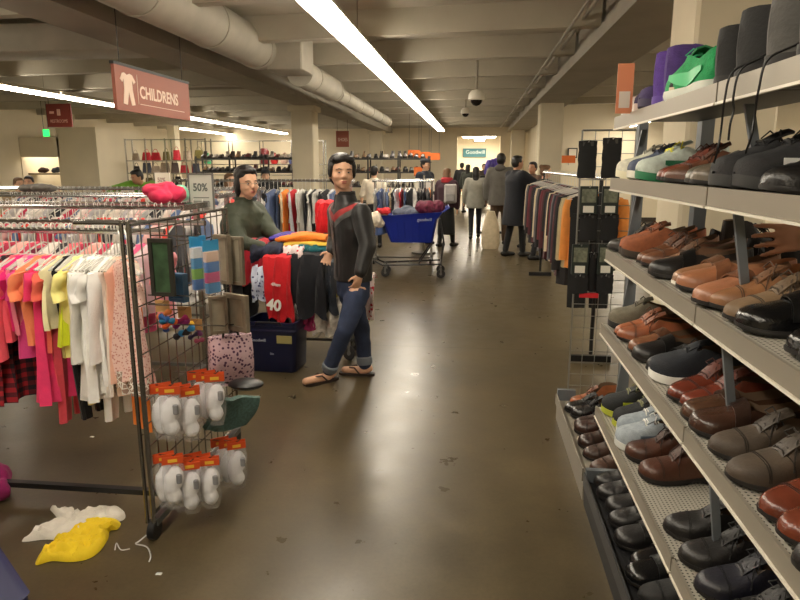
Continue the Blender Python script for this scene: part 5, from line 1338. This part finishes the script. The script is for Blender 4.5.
J['anL'] = G(329, 381)+V(0, 0, .085); J['anR'] = G(365, 375)+V(0, 0, .085)
J['toeL'] = G(306, 386)+V(0, 0, .035); J['toeR'] = G(345, 374)+V(0, 0, .035)
J['hf'] = V(.42, -1, .02).normalized(); J['hup'] = V(.03, 0, 1); J['k'] = 1.0; J['gaze'] = .002; J['curl'] = .45
ZC = D(345, 223, 4.4).z
JU0 = (J['chest']-MO).dot(r_); JV0 = (J['chest']-MO).dot(MF)
DENIM = mat('dark_denim', (44, 56, 84), .8, var=.3, vscale=10, bump=.3, bscale=220)
man = person('young man in black jacket with red chest stripe, jeans and flip-flops, looking aside', J,
       dict(top=(jacket_mat(MF, ZC), D(353, 279, 4.5).z, .012), topname='jacket', legs=(DENIM, 1.0), legname='jeans', cuffs=mat('denim_cuff', (120, 128, 140), .8), flip=leather((46, 34, 28), .6), wr=.006, ws=7), vox=.009, hair='swept', skin=SK1)
z_ = MB(); L0 = [J[n]-MO for n in ('waist', 'chest', 'neck')]
zp = [L0[0]+MF*.128-V(0, 0, .1), L0[0]+MF*.128, L0[1]+MF*.136, L0[2]+MF*.095-V(0, 0, .04), L0[2]+MF*.08+V(0, 0, .035)]
z_.tube(zp, .004, 6).build('zip', mat('zip_dark', (70, 70, 72), .3, .7), man)
co = MB(); co.lathe([(.062, .0), (.07, .02), (.066, .055), (.06, .055), (.058, .0)], n=24); co.build('stand_collar', mat('collar_black', (30, 29, 30), .6), man, loc=L0[2]+V(0, 0, .0))
# ---------------------------------------------------------------- the woman in the olive jacket
WO = V(-1.93, 5.05, 0)
J = pose(WO.x, WO.y, 0, 1.58); WF = V(.75, -.66, 0).normalized(); J['f'] = WF; J['r'] = WF.cross(V(0, 0, 1))
J['pelvis'] = D(240, 272, 5.08); J['waist'] = D(242, 250, 5.08); J['chest'] = D(243, 224, 5.06); J['neck'] = D(244, 203, 5.06); J['head'] = D(247, 183, 5.03); J['hsz'] = 1.1
J['shR'] = D(232, 211, 5.0); J['shL'] = D(256, 209, 5.18); J['elR'] = D(240, 243, 4.86); J['elL'] = D(270, 231, 5.1)
J['wrR'] = D(264, 247, 4.84); J['wrL'] = D(280, 240, 5.05)
J['hdR'] = V(1, -.1, -.15); J['hdL'] = V(1, -.1, -.2); J['pnR'] = V(0, 0, -1); J['pnL'] = V(0, 0, -1)
J['hipL'] = J['pelvis']+V(.05, .06, -.03); J['hipR'] = J['pelvis']+V(-.05, -.06, -.03)
J['knL'] = V(WO.x+.07, WO.y+.10, .45); J['knR'] = V(WO.x-.02, WO.y-.04, .45); J['anL'] = V(WO.x+.04, WO.y+.12, .085); J['anR'] = V(WO.x-.06, WO.y-.02, .085)
for n in 'LR': J['toe'+n] = J['an'+n]+WF*.14-V(0, 0, .045)
J['hf'] = V(.72, -.7, -.02); J['hup'] = V(-.05, 0, 1); J['k'] = .96; J['curl'] = .6
OLV = mat('olive_quilt', (56, 62, 46), .65, var=.12, vscale=10, bump=.3, bscale=50)
woman = person('woman with black hair and glasses in quilted olive jacket pushing a clothes-laden cart', J,
       dict(top=(OLV, D(240, 280, 5.1).z, .02), legs=(cloth((24, 24, 28)), 1.0), shoes=leather((24, 22, 22)), wr=.008, ws=10), vox=.010, hair='back')
gl = MB(); hc = J['head']-WO; rr_, ff_, uu_ = rot_frame(J['hf'], J['hup'])
for s in (-1, 1): gl.tube([hc+rr_*(s*.031+.019*math.cos(a))+ff_*.101+uu_*(.014*math.sin(a)) for a in [2*PI*j/14 for j in range(15)]], .0016, 5)
gl.tube([hc+rr_*-.012+ff_*.101, hc+rr_*.012+ff_*.101], .0016, 5)
for s in (-1, 1): gl.tube([hc+rr_*s*.05+ff_*.1, hc+rr_*s*.077+ff_*.02], .0016, 5)
gl.build('glasses', mat('glasses_wire', (150, 140, 120), .3, .8), woman)
co = MB(); co.lathe([(.066, .0), (.074, .02), (.07, .05), (.062, .05), (.06, .0)], n=24); co.build('stand_collar', OLV, woman, loc=J['neck']-WO+V(0, 0, .0))
# ---------------------------------------------------------------- shoppers farther back
def at(px, py, Y): p = D(px, py, Y); return p.x
def shopper(label, px, Y, headpy, heading, outfit, **kw):
    p = D(px, headpy, Y); H = (p.z)/1.565*1.7
    H = min(1.86, max(1.35, H)) if not kw.get('anyh') else H
    kw.pop('anyh', None); pk = {q: kw.pop(q) for q in ('lean', 'stride', 'arms', 'headyaw') if q in kw}
    return person(label, pose(p.x, Y, heading, H, **pk), outfit, vox=.02, **kw)
CT = cloth
SH = leather((24, 22, 22))
shopper('woman walking away in a pale grey coat with long black hair', 476, 14.2, 172, PI, dict(top=(CT((150, 148, 138)), .66, .03), topname='coat', legs=(CT((24, 24, 28)), 1.0), shoes=SH), hair='long', face=False, stride=.2)
shopper('person in a long dark coat reaching toward the coat rack', 517, 11.4, 163, 2.1, dict(top=(CT((24, 26, 34)), .55, .05), topname='coat', legs=(CT((18, 18, 20)), 1.0), shoes=SH), hair='short', skin=SK2, arms=((.05, .8), (.1, .9)))
shopper('person in a grey hooded top and brown trousers with back turned', 501, 13.0, 160, 2.9, dict(top=(CT((96, 92, 86)), .80, .04), topname='hooded_top', hood=CT((88, 84, 80)), legs=(CT((84, 64, 46)), 1.1), shoes=SH), hair='short', face=False, skin=SK3)
shopper('woman in a dark coat with a red scarf and grey backpack', 447, 12.6, 174, 2.6, dict(top=(CT((62, 34, 46)), .78, .04), topname='coat', scarf=CT((170, 40, 50)), legs=(CT((18, 18, 20)), 1.0), skirt=.25, shoes=SH), hair='long', hairm=HBRN, face=False)
shopper('man in a dark cap and navy jacket facing the far rack', 425, 13.2, 165, 1.0, dict(top=(CT((28, 34, 48)), .8, .03), legs=(CT((20, 20, 24)), 1.0), cap=CT((34, 36, 44)), shoes=SH), hair='short')
shopper('person in a black cap standing behind the olive jacket woman', 265.5, 11.2, 176, .4, dict(top=(CT((30, 30, 34)), .8, .02), legs=(CT((20, 20, 24)), 1.0), cap=CT((22, 24, 28)), shoes=SH), hair='short')
shopper('brown haired person in white half hidden behind the olive jacket woman', 229, 9.9, 180, 1.2, dict(top=(CT((214, 210, 200)), .85, .03), legs=(CT((60, 60, 66)), 1.0), shoes=SH), hair='long', hairm=HBRN)
shopper('dark haired woman in a sleeveless pale top near the far shoe shelves', 374, 12.2, 172, PI, dict(top=(CT((222, 210, 190)), .85, .01), topname='top', sleeve=.1, legs=(CT((30, 30, 34)), .9), shoes=SH), hair='short', face=False)
shopper('person with hair up browsing behind the right coat rack', 545, 10.9, 172, 1.9, dict(top=(CT((60, 54, 50)), .8, .03), legs=(CT((20, 20, 24)), 1.0), shoes=SH), hair='bun', hairm=HBRN)
shopper('person with dark hair standing just beyond the long dark coat', 533, 12.8, 168, -.6, dict(top=(CT((120, 96, 84)), .8, .03), legs=(CT((20, 20, 24)), 1.0), shoes=SH), hair='short', skin=SK2)
shopper('distant shopper in black left in the far opening', 462, 24, 166, PI, dict(top=(CT((26, 26, 28)), .8, .03), legs=(CT((20, 20, 24)), 1.0), shoes=SH), hair='short', face=False)
shopper('distant shopper in dark green beside the opening', 468, 22, 168, PI-.5, dict(top=(CT((40, 44, 36)), .8, .03), legs=(CT((20, 20, 24)), 1.0), shoes=SH), hair='long', face=False)
shopper('distant shopper in brown in the middle of the opening', 484, 25, 167, .3, dict(top=(CT((70, 60, 54)), .8, .03), legs=(CT((20, 20, 24)), 1.0), shoes=SH), hair='short')
shopper('light haired woman in beige browsing the far left racks', 10, 9.1, 184, 1.2, dict(top=(CT((170, 148, 118)), .8, .04), legs=(CT((50, 50, 56)), 1.0), shoes=SH), hair='short', hairm=HBRN, lean=.8, headyaw=.1)
shopper('dark haired person in grey leaning over the far left racks', 34, 9.7, 182, .3, dict(top=(CT((120, 122, 120)), .8, .04), legs=(CT((50, 50, 56)), 1.0), shoes=SH), hair='short', lean=.8)
J = pose(D(140, 180, 9.3).x, 9.3, -.3, 1.55)
J['head'] = D(137, 177, 9.15); J['neck'] = D(142, 184, 9.25); J['chest'] = D(146, 191, 9.4); J['shL'] = D(152, 184, 9.3); J['shR'] = D(131, 184, 9.2); J['elL'] = D(160, 189, 9.1); J['elR'] = D(118, 188, 9.0); J['wrL'] = D(163, 191, 8.8); J['wrR'] = D(106, 190, 8.8); J['hf'] = V(-.5, -.8, -.35).normalized()
J['waist'] = J['pelvis'].lerp(J['chest'], .5)
person('person in a bright green jacket leaning over the back rack', J, dict(top=(CT((120, 176, 56)), .8, .015), legs=(CT((40, 40, 46)), 1.0), shoes=SH), vox=.02, hair='short', skin=SK2)
# grey backpack worn by the coat woman
p = D(450, 192, 12.6)
t = thing('backpack', 'pale grey backpack carried on the back of the woman with red scarf', 'backpack', (p.x+.02, 12.32, p.z-.2))
MB().bbox((-.12, -.08, 0), (.12, .06, .36), .04).build('bag_body', CT((176, 170, 168)), t); MB().bbox((-.09, -.11, .04), (.09, -.07, .18), .02).build('pocket', CT((150, 146, 146)), t)
for s in (-1, 1): MB().tube([(s*.08, .05, .05), (s*.1, .12, .2), (s*.08, .07, .34)], .012, 6).build('strap', CT((60, 60, 64)), t)
# cream shopping bag
p = G(488, 238)
g = MB(); g.loft([[V(w*math.cos(2*PI*j/16)+.01*math.sin(5*j), .12*w/.16*math.sin(2*PI*j/16), z) for j in range(16)] for z, w in ((0, .15), (.1, .18), (.35, .17), (.55, .13), (.72, .07))])
o = g.build('cloth_sack', cloth((206, 190, 160))); o.location = (p.x, 12.4, 0); tag(o, 'big cream cloth sack standing between the grey coat and the hooded top', 'bag')
# shopper behind the shoe rack whose hand reaches in
J = pose(1.66, 1.98, -PI/2, 1.72)
J['shL'] = V(1.6, 1.80, 1.38); J['elL'] = V(1.26, 1.86, 1.38); J['wrL'] = V(.955, 1.92, 1.385); J['hdL'] = V(-1, .02, -.10); J['pnL'] = V(.2, 1, -.2)
J['curl'] = .35; J['hs'] = 1.0
person('shopper in a dark top reaching a hand into the shoe rack from behind', J, dict(top=(CT((26, 26, 28)), .85, .01), legs=(CT((40, 44, 56)), 1.0), shoes=SH, sleeve=.8), vox=.0078, hair='short', skin=SK2)
# ================================================================ CARTS
BLC = mat('blue_cart_plastic', (22, 44, 150), .4); CHS = mat('cart_chassis', (60, 60, 62), .4, .5)
def cart(label, c, rz, shellm):
    t = thing('shopping_cart', label, 'shopping cart', c, rz)   # length along local X, handle at +X
    def rr(x0, x1, w, z): 
        q = .05; out = []
        for (cx, cy, a0) in ((x1-q, w-q, 0), (x0+q, w-q, 90), (x0+q, -w+q, 180), (x1-q, -w+q, 270)):
            for k in range(4): a = math.radians(a0+30*k); out.append(V(cx+q*math.cos(a), cy+q*math.sin(a), z))
        return out
    mb = MB(); mb.loft([rr(-.30, .30, .17, .50), rr(-.41, .36, .225, .80), rr(-.46, .43, .25, .88), rr(-.47, .44, .26, .90), rr(-.45, .42, .24, .90), rr(-.39, .35, .215, .80), rr(-.29, .29, .16, .515)])
    # right rear of the basket is higher
    mb.v = [(x, y, z+(.06*(x+.2) if z > .7 else 0)) for x, y, z in mb.v]
    b = mb.build('basket', shellm, t)
    for k in range(7):
        x = -.27+.09*k
        for s in (-1, 1): MB().tube([(x, s*.176, .52), (x*1.15, s*.228, .79)], .005, 5).build('rib', shellm, b)
    MB().tube([(.44, -.24, .94), (.52, -.24, 1.0), (.52, .24, 1.0), (.44, .24, .94)], .014, 8).build('handle', shellm, t)
    ch = MB()
    for s in (-1, 1):
        ch.tube([(.40, s*.2, .82), (.46, s*.22, .5), (.42, s*.22, .2), (-.42, s*.15, .17), (-.52, s*.12, .22)], .012, 8)
        ch.tube([(.3, s*.16, .5), (.1, s*.2, .2)], .010, 8)
    ch.tube([(-.52, -.12, .22), (-.55, 0, .23), (-.52, .12, .22)], .012, 8); ch.tube([(.42, -.22, .2), (.42, .22, .2)], .012, 8)
    for k in range(5): ch.tube([(-.4+.18*k, -.16-.012*k, .178), (-.4+.18*k, .16+.012*k, .178)], .006, 6)
    ch.build('chassis', CHS, t)
    for x in (-.38, .42):
        for s in (-1, 1):
            y = s*(.14 if x < 0 else .22)
            w = MB(); w.lathe([(.01, -.014), (.055, -.014), (.062, -.008), (.062, .008), (.055, .014), (.01, .014)], n=18, M=Matrix.Rotation(PI/2, 3, 'X')); w.v = [(a+x, b+y, c_+.062) for a, b, c_ in w.v]
            ww = w.build('wheel', mat('wheel_rubber', (40, 40, 42), .6), t)
            MB().cyl((x, y-.018, .062), (x, y+.018, .062), .02, 10).build('hub', STEEL, ww)
            MB().box((x-.012, y-.02, .07), (x+.012, y+.02, .17)).build('fork', STEEL, t)
    return t
ct = cart('blue plastic shopping cart standing alone in the aisle', (-.88, 9.2, 0), .06, BLC)
for k, (x, w_) in enumerate(((-.0, .2),)): text('goodwill', .06, plain((170, 180, 215)), (.08, -.238, .80), RX, parent=ct)
blob_cloth('white_plush', 'fluffy white and cream plush toy hanging over the cart front', 'toy', (-1.36, 8.98, .70), (.16, .13, .22), mat('plush_white', (226, 214, 196), .95, bump=.6, bscale=60), 21, dsc=9)
blob_cloth('red_hat', 'red knit hat resting on the white plush toy', 'hat', (-1.27, 8.92, .90), (.12, .11, .08), cloth((196, 34, 44)), 22)
blob_cloth('maroon_bag', 'maroon patterned bag sitting in the handle end of the blue cart', 'bag', (-.62, 9.2, .88), (.22, .18, .18), mat('maroon_print', (104, 34, 58), .7, var=.5, vscale=22), 23)
blob_cloth('grey_garment', 'grey blue garment heaped in the middle of the blue cart', 'garment', (-.95, 9.2, .84), (.24, .18, .12), cloth((90, 96, 112)), 24)
ct2 = cart('dark shopping cart buried under clothes between the woman and man', (-1.30, 5.12, 0), PI+.05, mat('dark_cart_plastic', (26, 30, 40), .5)); ct2.scale = (.78, .95, 1)
# ---------------------------------------------------------------- clothes heaped over the cart
def hang(name, label, cat, px0, px1, py0, py1, Y, m, th=.02, fold=.018, nf=3, seed=0, back=.16, slant=0, taper=1.0, bulge=.03):
    a = D(px0, py0, Y); b = D(px1, py0, Y); zb = D((px0+px1)/2, py1, Y).z; W = b.x-a.x; H = a.z-zb; g = []
    for i in range(-4, 17):
        row = []
        for j in range(15):
            u = j/14; v = i/16
            x = (u-.5)*W*(1-(1-taper)*max(0, v))+slant*max(0, v)*H
            if i < 0: q = -i/4; y = back*q*1.0; z = .03*math.sin(q*PI)-.02*q
            else: y = -bulge*math.sin(PI*min(1, v*1.2))-.01; z = -H*v*(1+.05*math.sin(u*9+seed))
            f = fold*(.35+.65*max(0, v))*math.sin(u*PI*nf*2+seed+v*1.2)+.008*math.sin(u*23+v*9+seed)
            row.append(V(x+f*.3, y+f, z+.006*math.sin(u*13+i*.7)))
        g.append(row)
    mb = MB(); mb.sheet(g, th); o = mb.build(name, m); o.location = ((a.x+b.x)/2, Y, a.z); tag(o, label, cat); return o, W, H
blob_cloth('heaped_garments', 'dark heap of assorted garments filling the cart basket', 'garments', (-1.22, 5.14, .82), (.36, .20, .16), mat('dark_heap', (42, 44, 56), .85, var=.6, vscale=9), 31, parts=12)
hang('red_garment', 'red garment with dark collar draped over the cart near the womans hand', 'garment', 246, 268, 243, 284, 4.86, cloth((176, 26, 44)), seed=1, slant=-.12)
hang('navy_top', 'navy top with white band lying over the red garment', 'garment', 252, 282, 246, 262, 4.82, mat('navy_white', (36, 40, 60), .8, var=.9, vscale=12), seed=3, nf=2)
hang('floral_blouse', 'white blouse with blue flowers hanging from the cart corner', 'garment', 253, 270, 268, 300, 4.80, FLORAL, seed=2)
jr, W_, H_ = hang('red_jersey', 'red sports jersey with white number 40 hanging off the cart front', 'jersey', 264, 290, 258, 320, 4.74, cloth((206, 22, 34)), seed=4, nf=2, fold=.010, slant=.05)
tx = text('40', .12, plain((240, 236, 230)), (-.085, -.062, -H_*.84), Matrix.Rotation(PI/2, 3, 'X') @ Matrix.Rotation(-.14, 3, 'Z'), name='number', parent=jr, ext=.004, bold=.004, sx=.95)
tx = text('49ers', .032, plain((236, 220, 214)), (-.035, -.066, -H_*.42), Matrix.Rotation(PI/2, 3, 'X') @ Matrix.Rotation(-.14, 3, 'Z'), name='team_word', parent=jr, ext=.004, bold=.002)
hang('black_coat', 'black coat draped over the middle of the cart front', 'coat', 288, 324, 256, 316, 4.80, cloth((22, 24, 32)), th=.035, seed=5, nf=2, fold=.022, slant=.04)
hang('dark_leather_jacket', 'dark grey shiny jacket hanging beside the man on the cart', 'jacket', 318, 336, 262, 312, 4.86, leather((48, 52, 60), .35), th=.03, seed=6, nf=2)
hang('grey_cloth', 'light grey cloth strip hanging below the black coat', 'garment', 288, 302, 296, 326, 4.84, cloth((150, 148, 142)), seed=7, nf=1)
hang('magenta_garment', 'magenta and yellow garment peeking under the black coat', 'garment', 300, 314, 300, 330, 4.86, mat('magenta_yellow', (190, 60, 120), .8, var=.8, vscale=9), seed=8, nf=1)
hang('pale_print_garment', 'pale printed garment hanging low at the mans side of the cart', 'garment', 313, 342, 298, 334, 4.90, mat('pale_print', (206, 200, 190), .8, var=.35, vscale=20), seed=9, nf=2)
hang('yellow_print_garment', 'yellow printed garment behind the dark shiny jacket', 'garment', 322, 338, 290, 310, 4.95, cloth((206, 190, 90)), seed=10, nf=1)
hang('pink_print_garment', 'white and pink garment hanging behind the mans knee', 'garment', 364, 374, 278, 318, 5.0, FLOR2, seed=10, nf=1)
hang('teal_top', 'teal top lying across the clothes under the orange shirt', 'garment', 300, 330, 246, 256, 4.88, cloth((20, 96, 104)), seed=11, nf=2)
hang('white_knit', 'white knitted top with red mark on the clothes heap', 'garment', 284, 304, 248, 264, 4.84, FLOR2, seed=12, nf=2)
def fold_stack(name, label, px0, px1, py0, py1, Y, m, dpt=.26):
    a = D(px0, py0, Y); b = D(px1, py1, Y); W = b.x-a.x; H = max(.03, a.z-b.z); rg = []; n = 20
    for i in range(9):
        q = i/8; x = -W/2+W*q; hh = H*(.6+.4*math.sin(q*PI))
        rg.append([V(x, dpt/2*math.copysign(abs(math.cos(2*PI*j/n))**.5, math.cos(2*PI*j/n))*(.9+.1*math.sin(q*8)), hh/2+hh/2*math.copysign(abs(math.sin(2*PI*j/n))**.8, math.sin(2*PI*j/n))+.014*q+.006*math.sin(q*9+j)) for j in range(n)])
    o = MB().loft(rg).build(name, m); o.location = (a.x+W/2, Y, b.z); tag(o, label, 'garment'); return o
fold_stack('purple_garment', 'folded purple blue garment at the left under the orange shirt', 273, 300, 233, 240, 5.02, cloth((66, 54, 150)))
fold_stack('yellow_garment', 'folded yellow garment under the orange shirt on the heap', 279, 330, 240, 247, 4.98, cloth((228, 190, 70)))
fold_stack('orange_shirt', 'folded orange shirt lying on top of the cart heap', 279, 329, 233, 242, 5.0, cloth((240, 130, 36)))
hang('red_shirt', 'bright red shirt held on the cart side behind the man', 'shirt', 316, 332, 204, 244, 5.2, cloth((206, 20, 34)), seed=2, nf=1)
# ================================================================ FAR SHELVES
def far_unit(label, x0, x1, y, levels, dpt=.4, m=STEEL, posts=3, top=None, nm='shoe_shelf_unit', cat='shelf unit'):
    t = thing(nm, label, cat, ((x0+x1)/2, y, 0)); hx = (x1-x0)/2
    for k in range(posts):
        x = -hx+2*hx*k/(posts-1)
        for yy in (.0, dpt): MB().box((x-.018, yy-.015, 0), (x+.018, yy+.015, top or levels[-1]+.05)).build('post', m, t, smooth=False)
    for z in levels: MB().box((-hx, 0, z-.035), (hx, dpt, z)).build('shelf', m, t, smooth=False)
    return t
DKS = plain((64, 62, 60), .5)
LV = [.3, .7, 1.08, 1.42, 1.74]
MINI = {}
def mini(style, c, x, y, z, label, group, cat='shoe', rz=-PI/2):
    k = (style, c)
    if k not in MINI:
        mb = MB(); s = shoe_parts(style)
        for i, (pn, part) in enumerate(s.items()):
            if pn in ('laces', 'tongue', 'strap', 'seams'): continue
            mb.m = 1 if pn == 'sole' else 0; mb.add(part.v, part.f)
        MINI[k] = mb.mesh(NM[style], [leather(c, .45), plain((40, 38, 36))])
    o = bpy.data.objects.new(NM[style], MINI[k]); COL.objects.link(o); o.location = (x, y, z); o.rotation_euler = (0, 0, rz+RND.uniform(-.2, .2)); o.scale = (1, 1.1, 1.25); tag(o, label, cat, group)
FC = [((30, 28, 28), 'black'), ((190, 180, 170), 'pale'), ((60, 50, 44), 'dark brown'), ((150, 120, 90), 'tan'), ((110, 50, 46), 'red brown'), ((80, 78, 80), 'grey')]
far_unit('long dark shoe shelving against the back left of the column', -6.9, -4.3, 15.6, LV, m=DKS, posts=4)
far_unit('long dark shoe shelving right of the left column', -3.3, -1.1, 15.6, LV, m=DKS, posts=4)
n = 0
for (xa, xb, w) in ((-6.85, -4.35, 'left of the column'), (-3.25, -1.15, 'right of the column')):
    for li in (4, 3, 2):
        x = xa+.1
        while x < xb:
            c, wd = RND.choice(FC)
            mini(RND.choice(('oxford', 'boot', 'sneaker', 'loafer')), c, x, 15.93, LV[li]+.001, '%s shoe on the %s shelf of the far unit %s' % (wd, ('top', 'second', 'third')[4-li], w), 'shoes on the far unit '+w); x += .145
# handbag shelving at the back left
t = far_unit('tall chrome shelving with handbags at the back left wall', -10.4, -7.9, 18.6, [.5, .95, 1.35, 1.72], m=CHROME, posts=5, top=2.35, nm='handbag_shelf_unit')
for k in range(4): MB().box((-1.25+.625*k+.02, 0, 2.3), (-1.25+.625*k+.605, .02, 2.33)).build('top_rail', CHROME, t)
BC = [((200, 30, 50), 'red'), ((40, 36, 36), 'black'), ((90, 70, 60), 'brown'), ((170, 150, 130), 'beige'), ((120, 110, 60), 'olive'), ((70, 74, 90), 'slate')]
def handbag(x, y, z, c, wd, where, w=.26, h=.2):
    w *= 1.15; h *= 1.15
    t = thing('handbag', '%s handbag on the %s of the back left shelving' % (wd, where), 'handbag', (x, y, z), RND.uniform(-.3, .3), 'handbags on the back left shelving')
    m = leather(c, .45)
    rg = [[V(w/2*(1-.25*q)*math.copysign(abs(math.cos(2*PI*j/16))**.6, math.cos(2*PI*j/16)), .06*(1-.6*q)*math.copysign(abs(math.sin(2*PI*j/16))**.7, math.sin(2*PI*j/16)), h*q) for j in range(16)] for q in (0, .1, .5, .9, 1)]
    MB().loft(rg).build('bag_body', m, t)
    MB().tube([(w*.25*math.cos(a), 0, h*.95+.11*math.sin(a)) for a in [PI*i/8 for i in range(9)]], .007, 6).build('handle', m, t)
for li, (z, w) in enumerate(((1.721, 'top shelf'), (1.351, 'second shelf'), (.951, 'third shelf'))):
    x = -10.2
    while x < -8.0:
        c, wd = BC[int(RND.random()*6)]
        if li == 0 and abs(x+9.85) < .16: c, wd = BC[0]
        handbag(x, 18.8, z, c, wd, w, w=RND.uniform(.2, .32), h=RND.uniform(.16, .26)); x += RND.uniform(.27, .38)
# toy and ornament shelves farther right along the back wall
t = far_unit('pale wall shelf with toys and vases behind the shoe shelving', -11.2, -6.0, 25.6, [1.2, 1.62], m=CHROME, posts=5, top=2.55, nm='wall_shelf_unit')
MB().box((-2.6, 0, 2.5), (2.6, .03, 2.54)).build('top_rail', CHROME, t)
def ornament(px, Y, z, prof, c, label, nm='vase', cat='ornament'):
    p = D(px, 150, Y); o = MB().lathe(prof, n=16).build(nm, plain(c, .4)); o.location = (p.x, Y, z); tag(o, label, cat)
Q = [(.01, 0), (.12, .0), (.16, .12), (.12, .3), (.05, .38), (.07, .44), (.01, .44)]
ornament(264, 25.8, 1.621, [(.01, 0), (.2, 0), (.2, .5), (.12, .62), (.01, .62)], (110, 30, 34), 'dark red tall container on the far wall shelf', 'container')
ornament(274, 25.8, 1.621, Q, (190, 40, 40), 'small red vase beside the dark red container')
ornament(207, 25.8, 1.621, Q, (70, 160, 110), 'green vase on the left of the far wall shelf')
ornament(200, 25.8, 1.621, Q, (214, 190, 160), 'cream vase beside the green vase')
ornament(284, 25.8, 1.621, Q, (226, 190, 170), 'pale pink vase near the column on the far wall shelf')
ornament(292, 25.8, 1.621, Q, (90, 100, 150), 'blue vase half hidden by the column')
# booth bench with bags
p0 = D(18, 176, 17.9)
o = MB().bbox((-.75, 0, 0), (.75, .4, .05), .01).build('bench_shelf', plain((150, 136, 112))); o.location = ((xa_b+xb_b)/2, 17.75, 1.30); tag(o, 'shelf inside the far left booth', 'shelf')
for k, (px, c, w) in enumerate(((20, (30, 28, 28), 'small black'), (42, (60, 36, 30), 'long brown black'), (56, (60, 66, 84), 'slate blue'))):
    p = D(px, 175, 17.9); blob_cloth('folded_bag', '%s bag lying on the booth shelf at far left' % w, 'bag', (p.x, 17.95, 1.351), (.16+.06*(k == 1), .12, .13), cloth(c), 60+k, vox=.02)
# far people's background: orange card, white bin, striped purple goods
t, w_, h2 = hangsign('sale_card', 'orange sale card standing on the far aisle rack', 414, 167, 423, 176, 13.6, ORG, wires=False)
t, w_, h2 = hangsign('sale_card', 'orange sale card above the right coat rack', 562, 155.5, 575, 163, 9.9, ORG, wires=False)
p = D(568, 163, 9.9); MB().cyl((w_/2, 0, -(p.z-1.49)-h2*.0-.02), (w_/2, 0, -h2), .006, 6).build('stem', CHROME, t)
# dark sheer display tower of leggings and packs beside the far aisle rack
t = thing('spinner_rack', 'spinner stand of pale packs beside the far aisle rack', 'display stand', (D(424, 200, 11.6).x, 11.6, 0))
MB().lathe([(.02, 0), (.22, 0), (.22, .03), (.02, .05)], n=20).build('base', STEEL, t); MB().cyl((0, 0, .05), (0, 0, 1.4), .018, 8).build('pole', CHROME, t)
for k in range(4):
    for a in range(7):
        q = 2*PI*a/7+k*.3; MB().bbox((.14*math.cos(q)-.05, .14*math.sin(q)-.02, .28+.28*k), (.14*math.cos(q)+.05, .14*math.sin(q)+.02, .5+.28*k), .008).build('pack', plain([(226, 220, 206), (60, 60, 66), (210, 200, 196)][(a+k) % 3]), t)
# purple goods on a stand right of the opening
for k in range(4):
    p = D(487+k*3.6, 160, 15.2)
    o = MB().cap((0, 0, 0), .07, (.04, 0, .22), .06, 12).build('purple_bag', mat('purple_shine', (84, 66, 170), .35, var=.6, vscale=12)); o.location = (p.x, 15.2+.05*k, 1.42+.02*k); tag(o, 'shiny purple striped bag hanging beside the far opening', 'bag', 'purple bags by the opening')
t = thing('bag_stand', 'dark stand carrying the shiny purple bags near the far opening', 'display stand', (D(493, 160, 15.3).x, 15.3, 0))
MB().box((-.3, -.1, 0), (.3, .12, .05)).build('base', BLACKM, t); MB().box((-.03, 0, .05), (.03, .05, 1.4)).build('post', BLACKM, t); MB().box((-.28, -.12, 1.30), (.28, .1, 1.34)).build('tray', BLACKM, t)
bpy.data.scenes.remove(TMP)
w = bpy.data.worlds.new('world'); S.world = w; w.use_nodes = True
w.node_tree.nodes['Background'].inputs['Color'].default_value = (*lin((255, 225, 190)), 1)
w.node_tree.nodes['Background'].inputs['Strength'].default_value = 0.02
S.view_settings.view_transform = 'Standard'; S.view_settings.look = 'None'; S.view_settings.gamma = 1; S.view_settings.use_curve_mapping = False
S.view_settings.exposure = 0.75
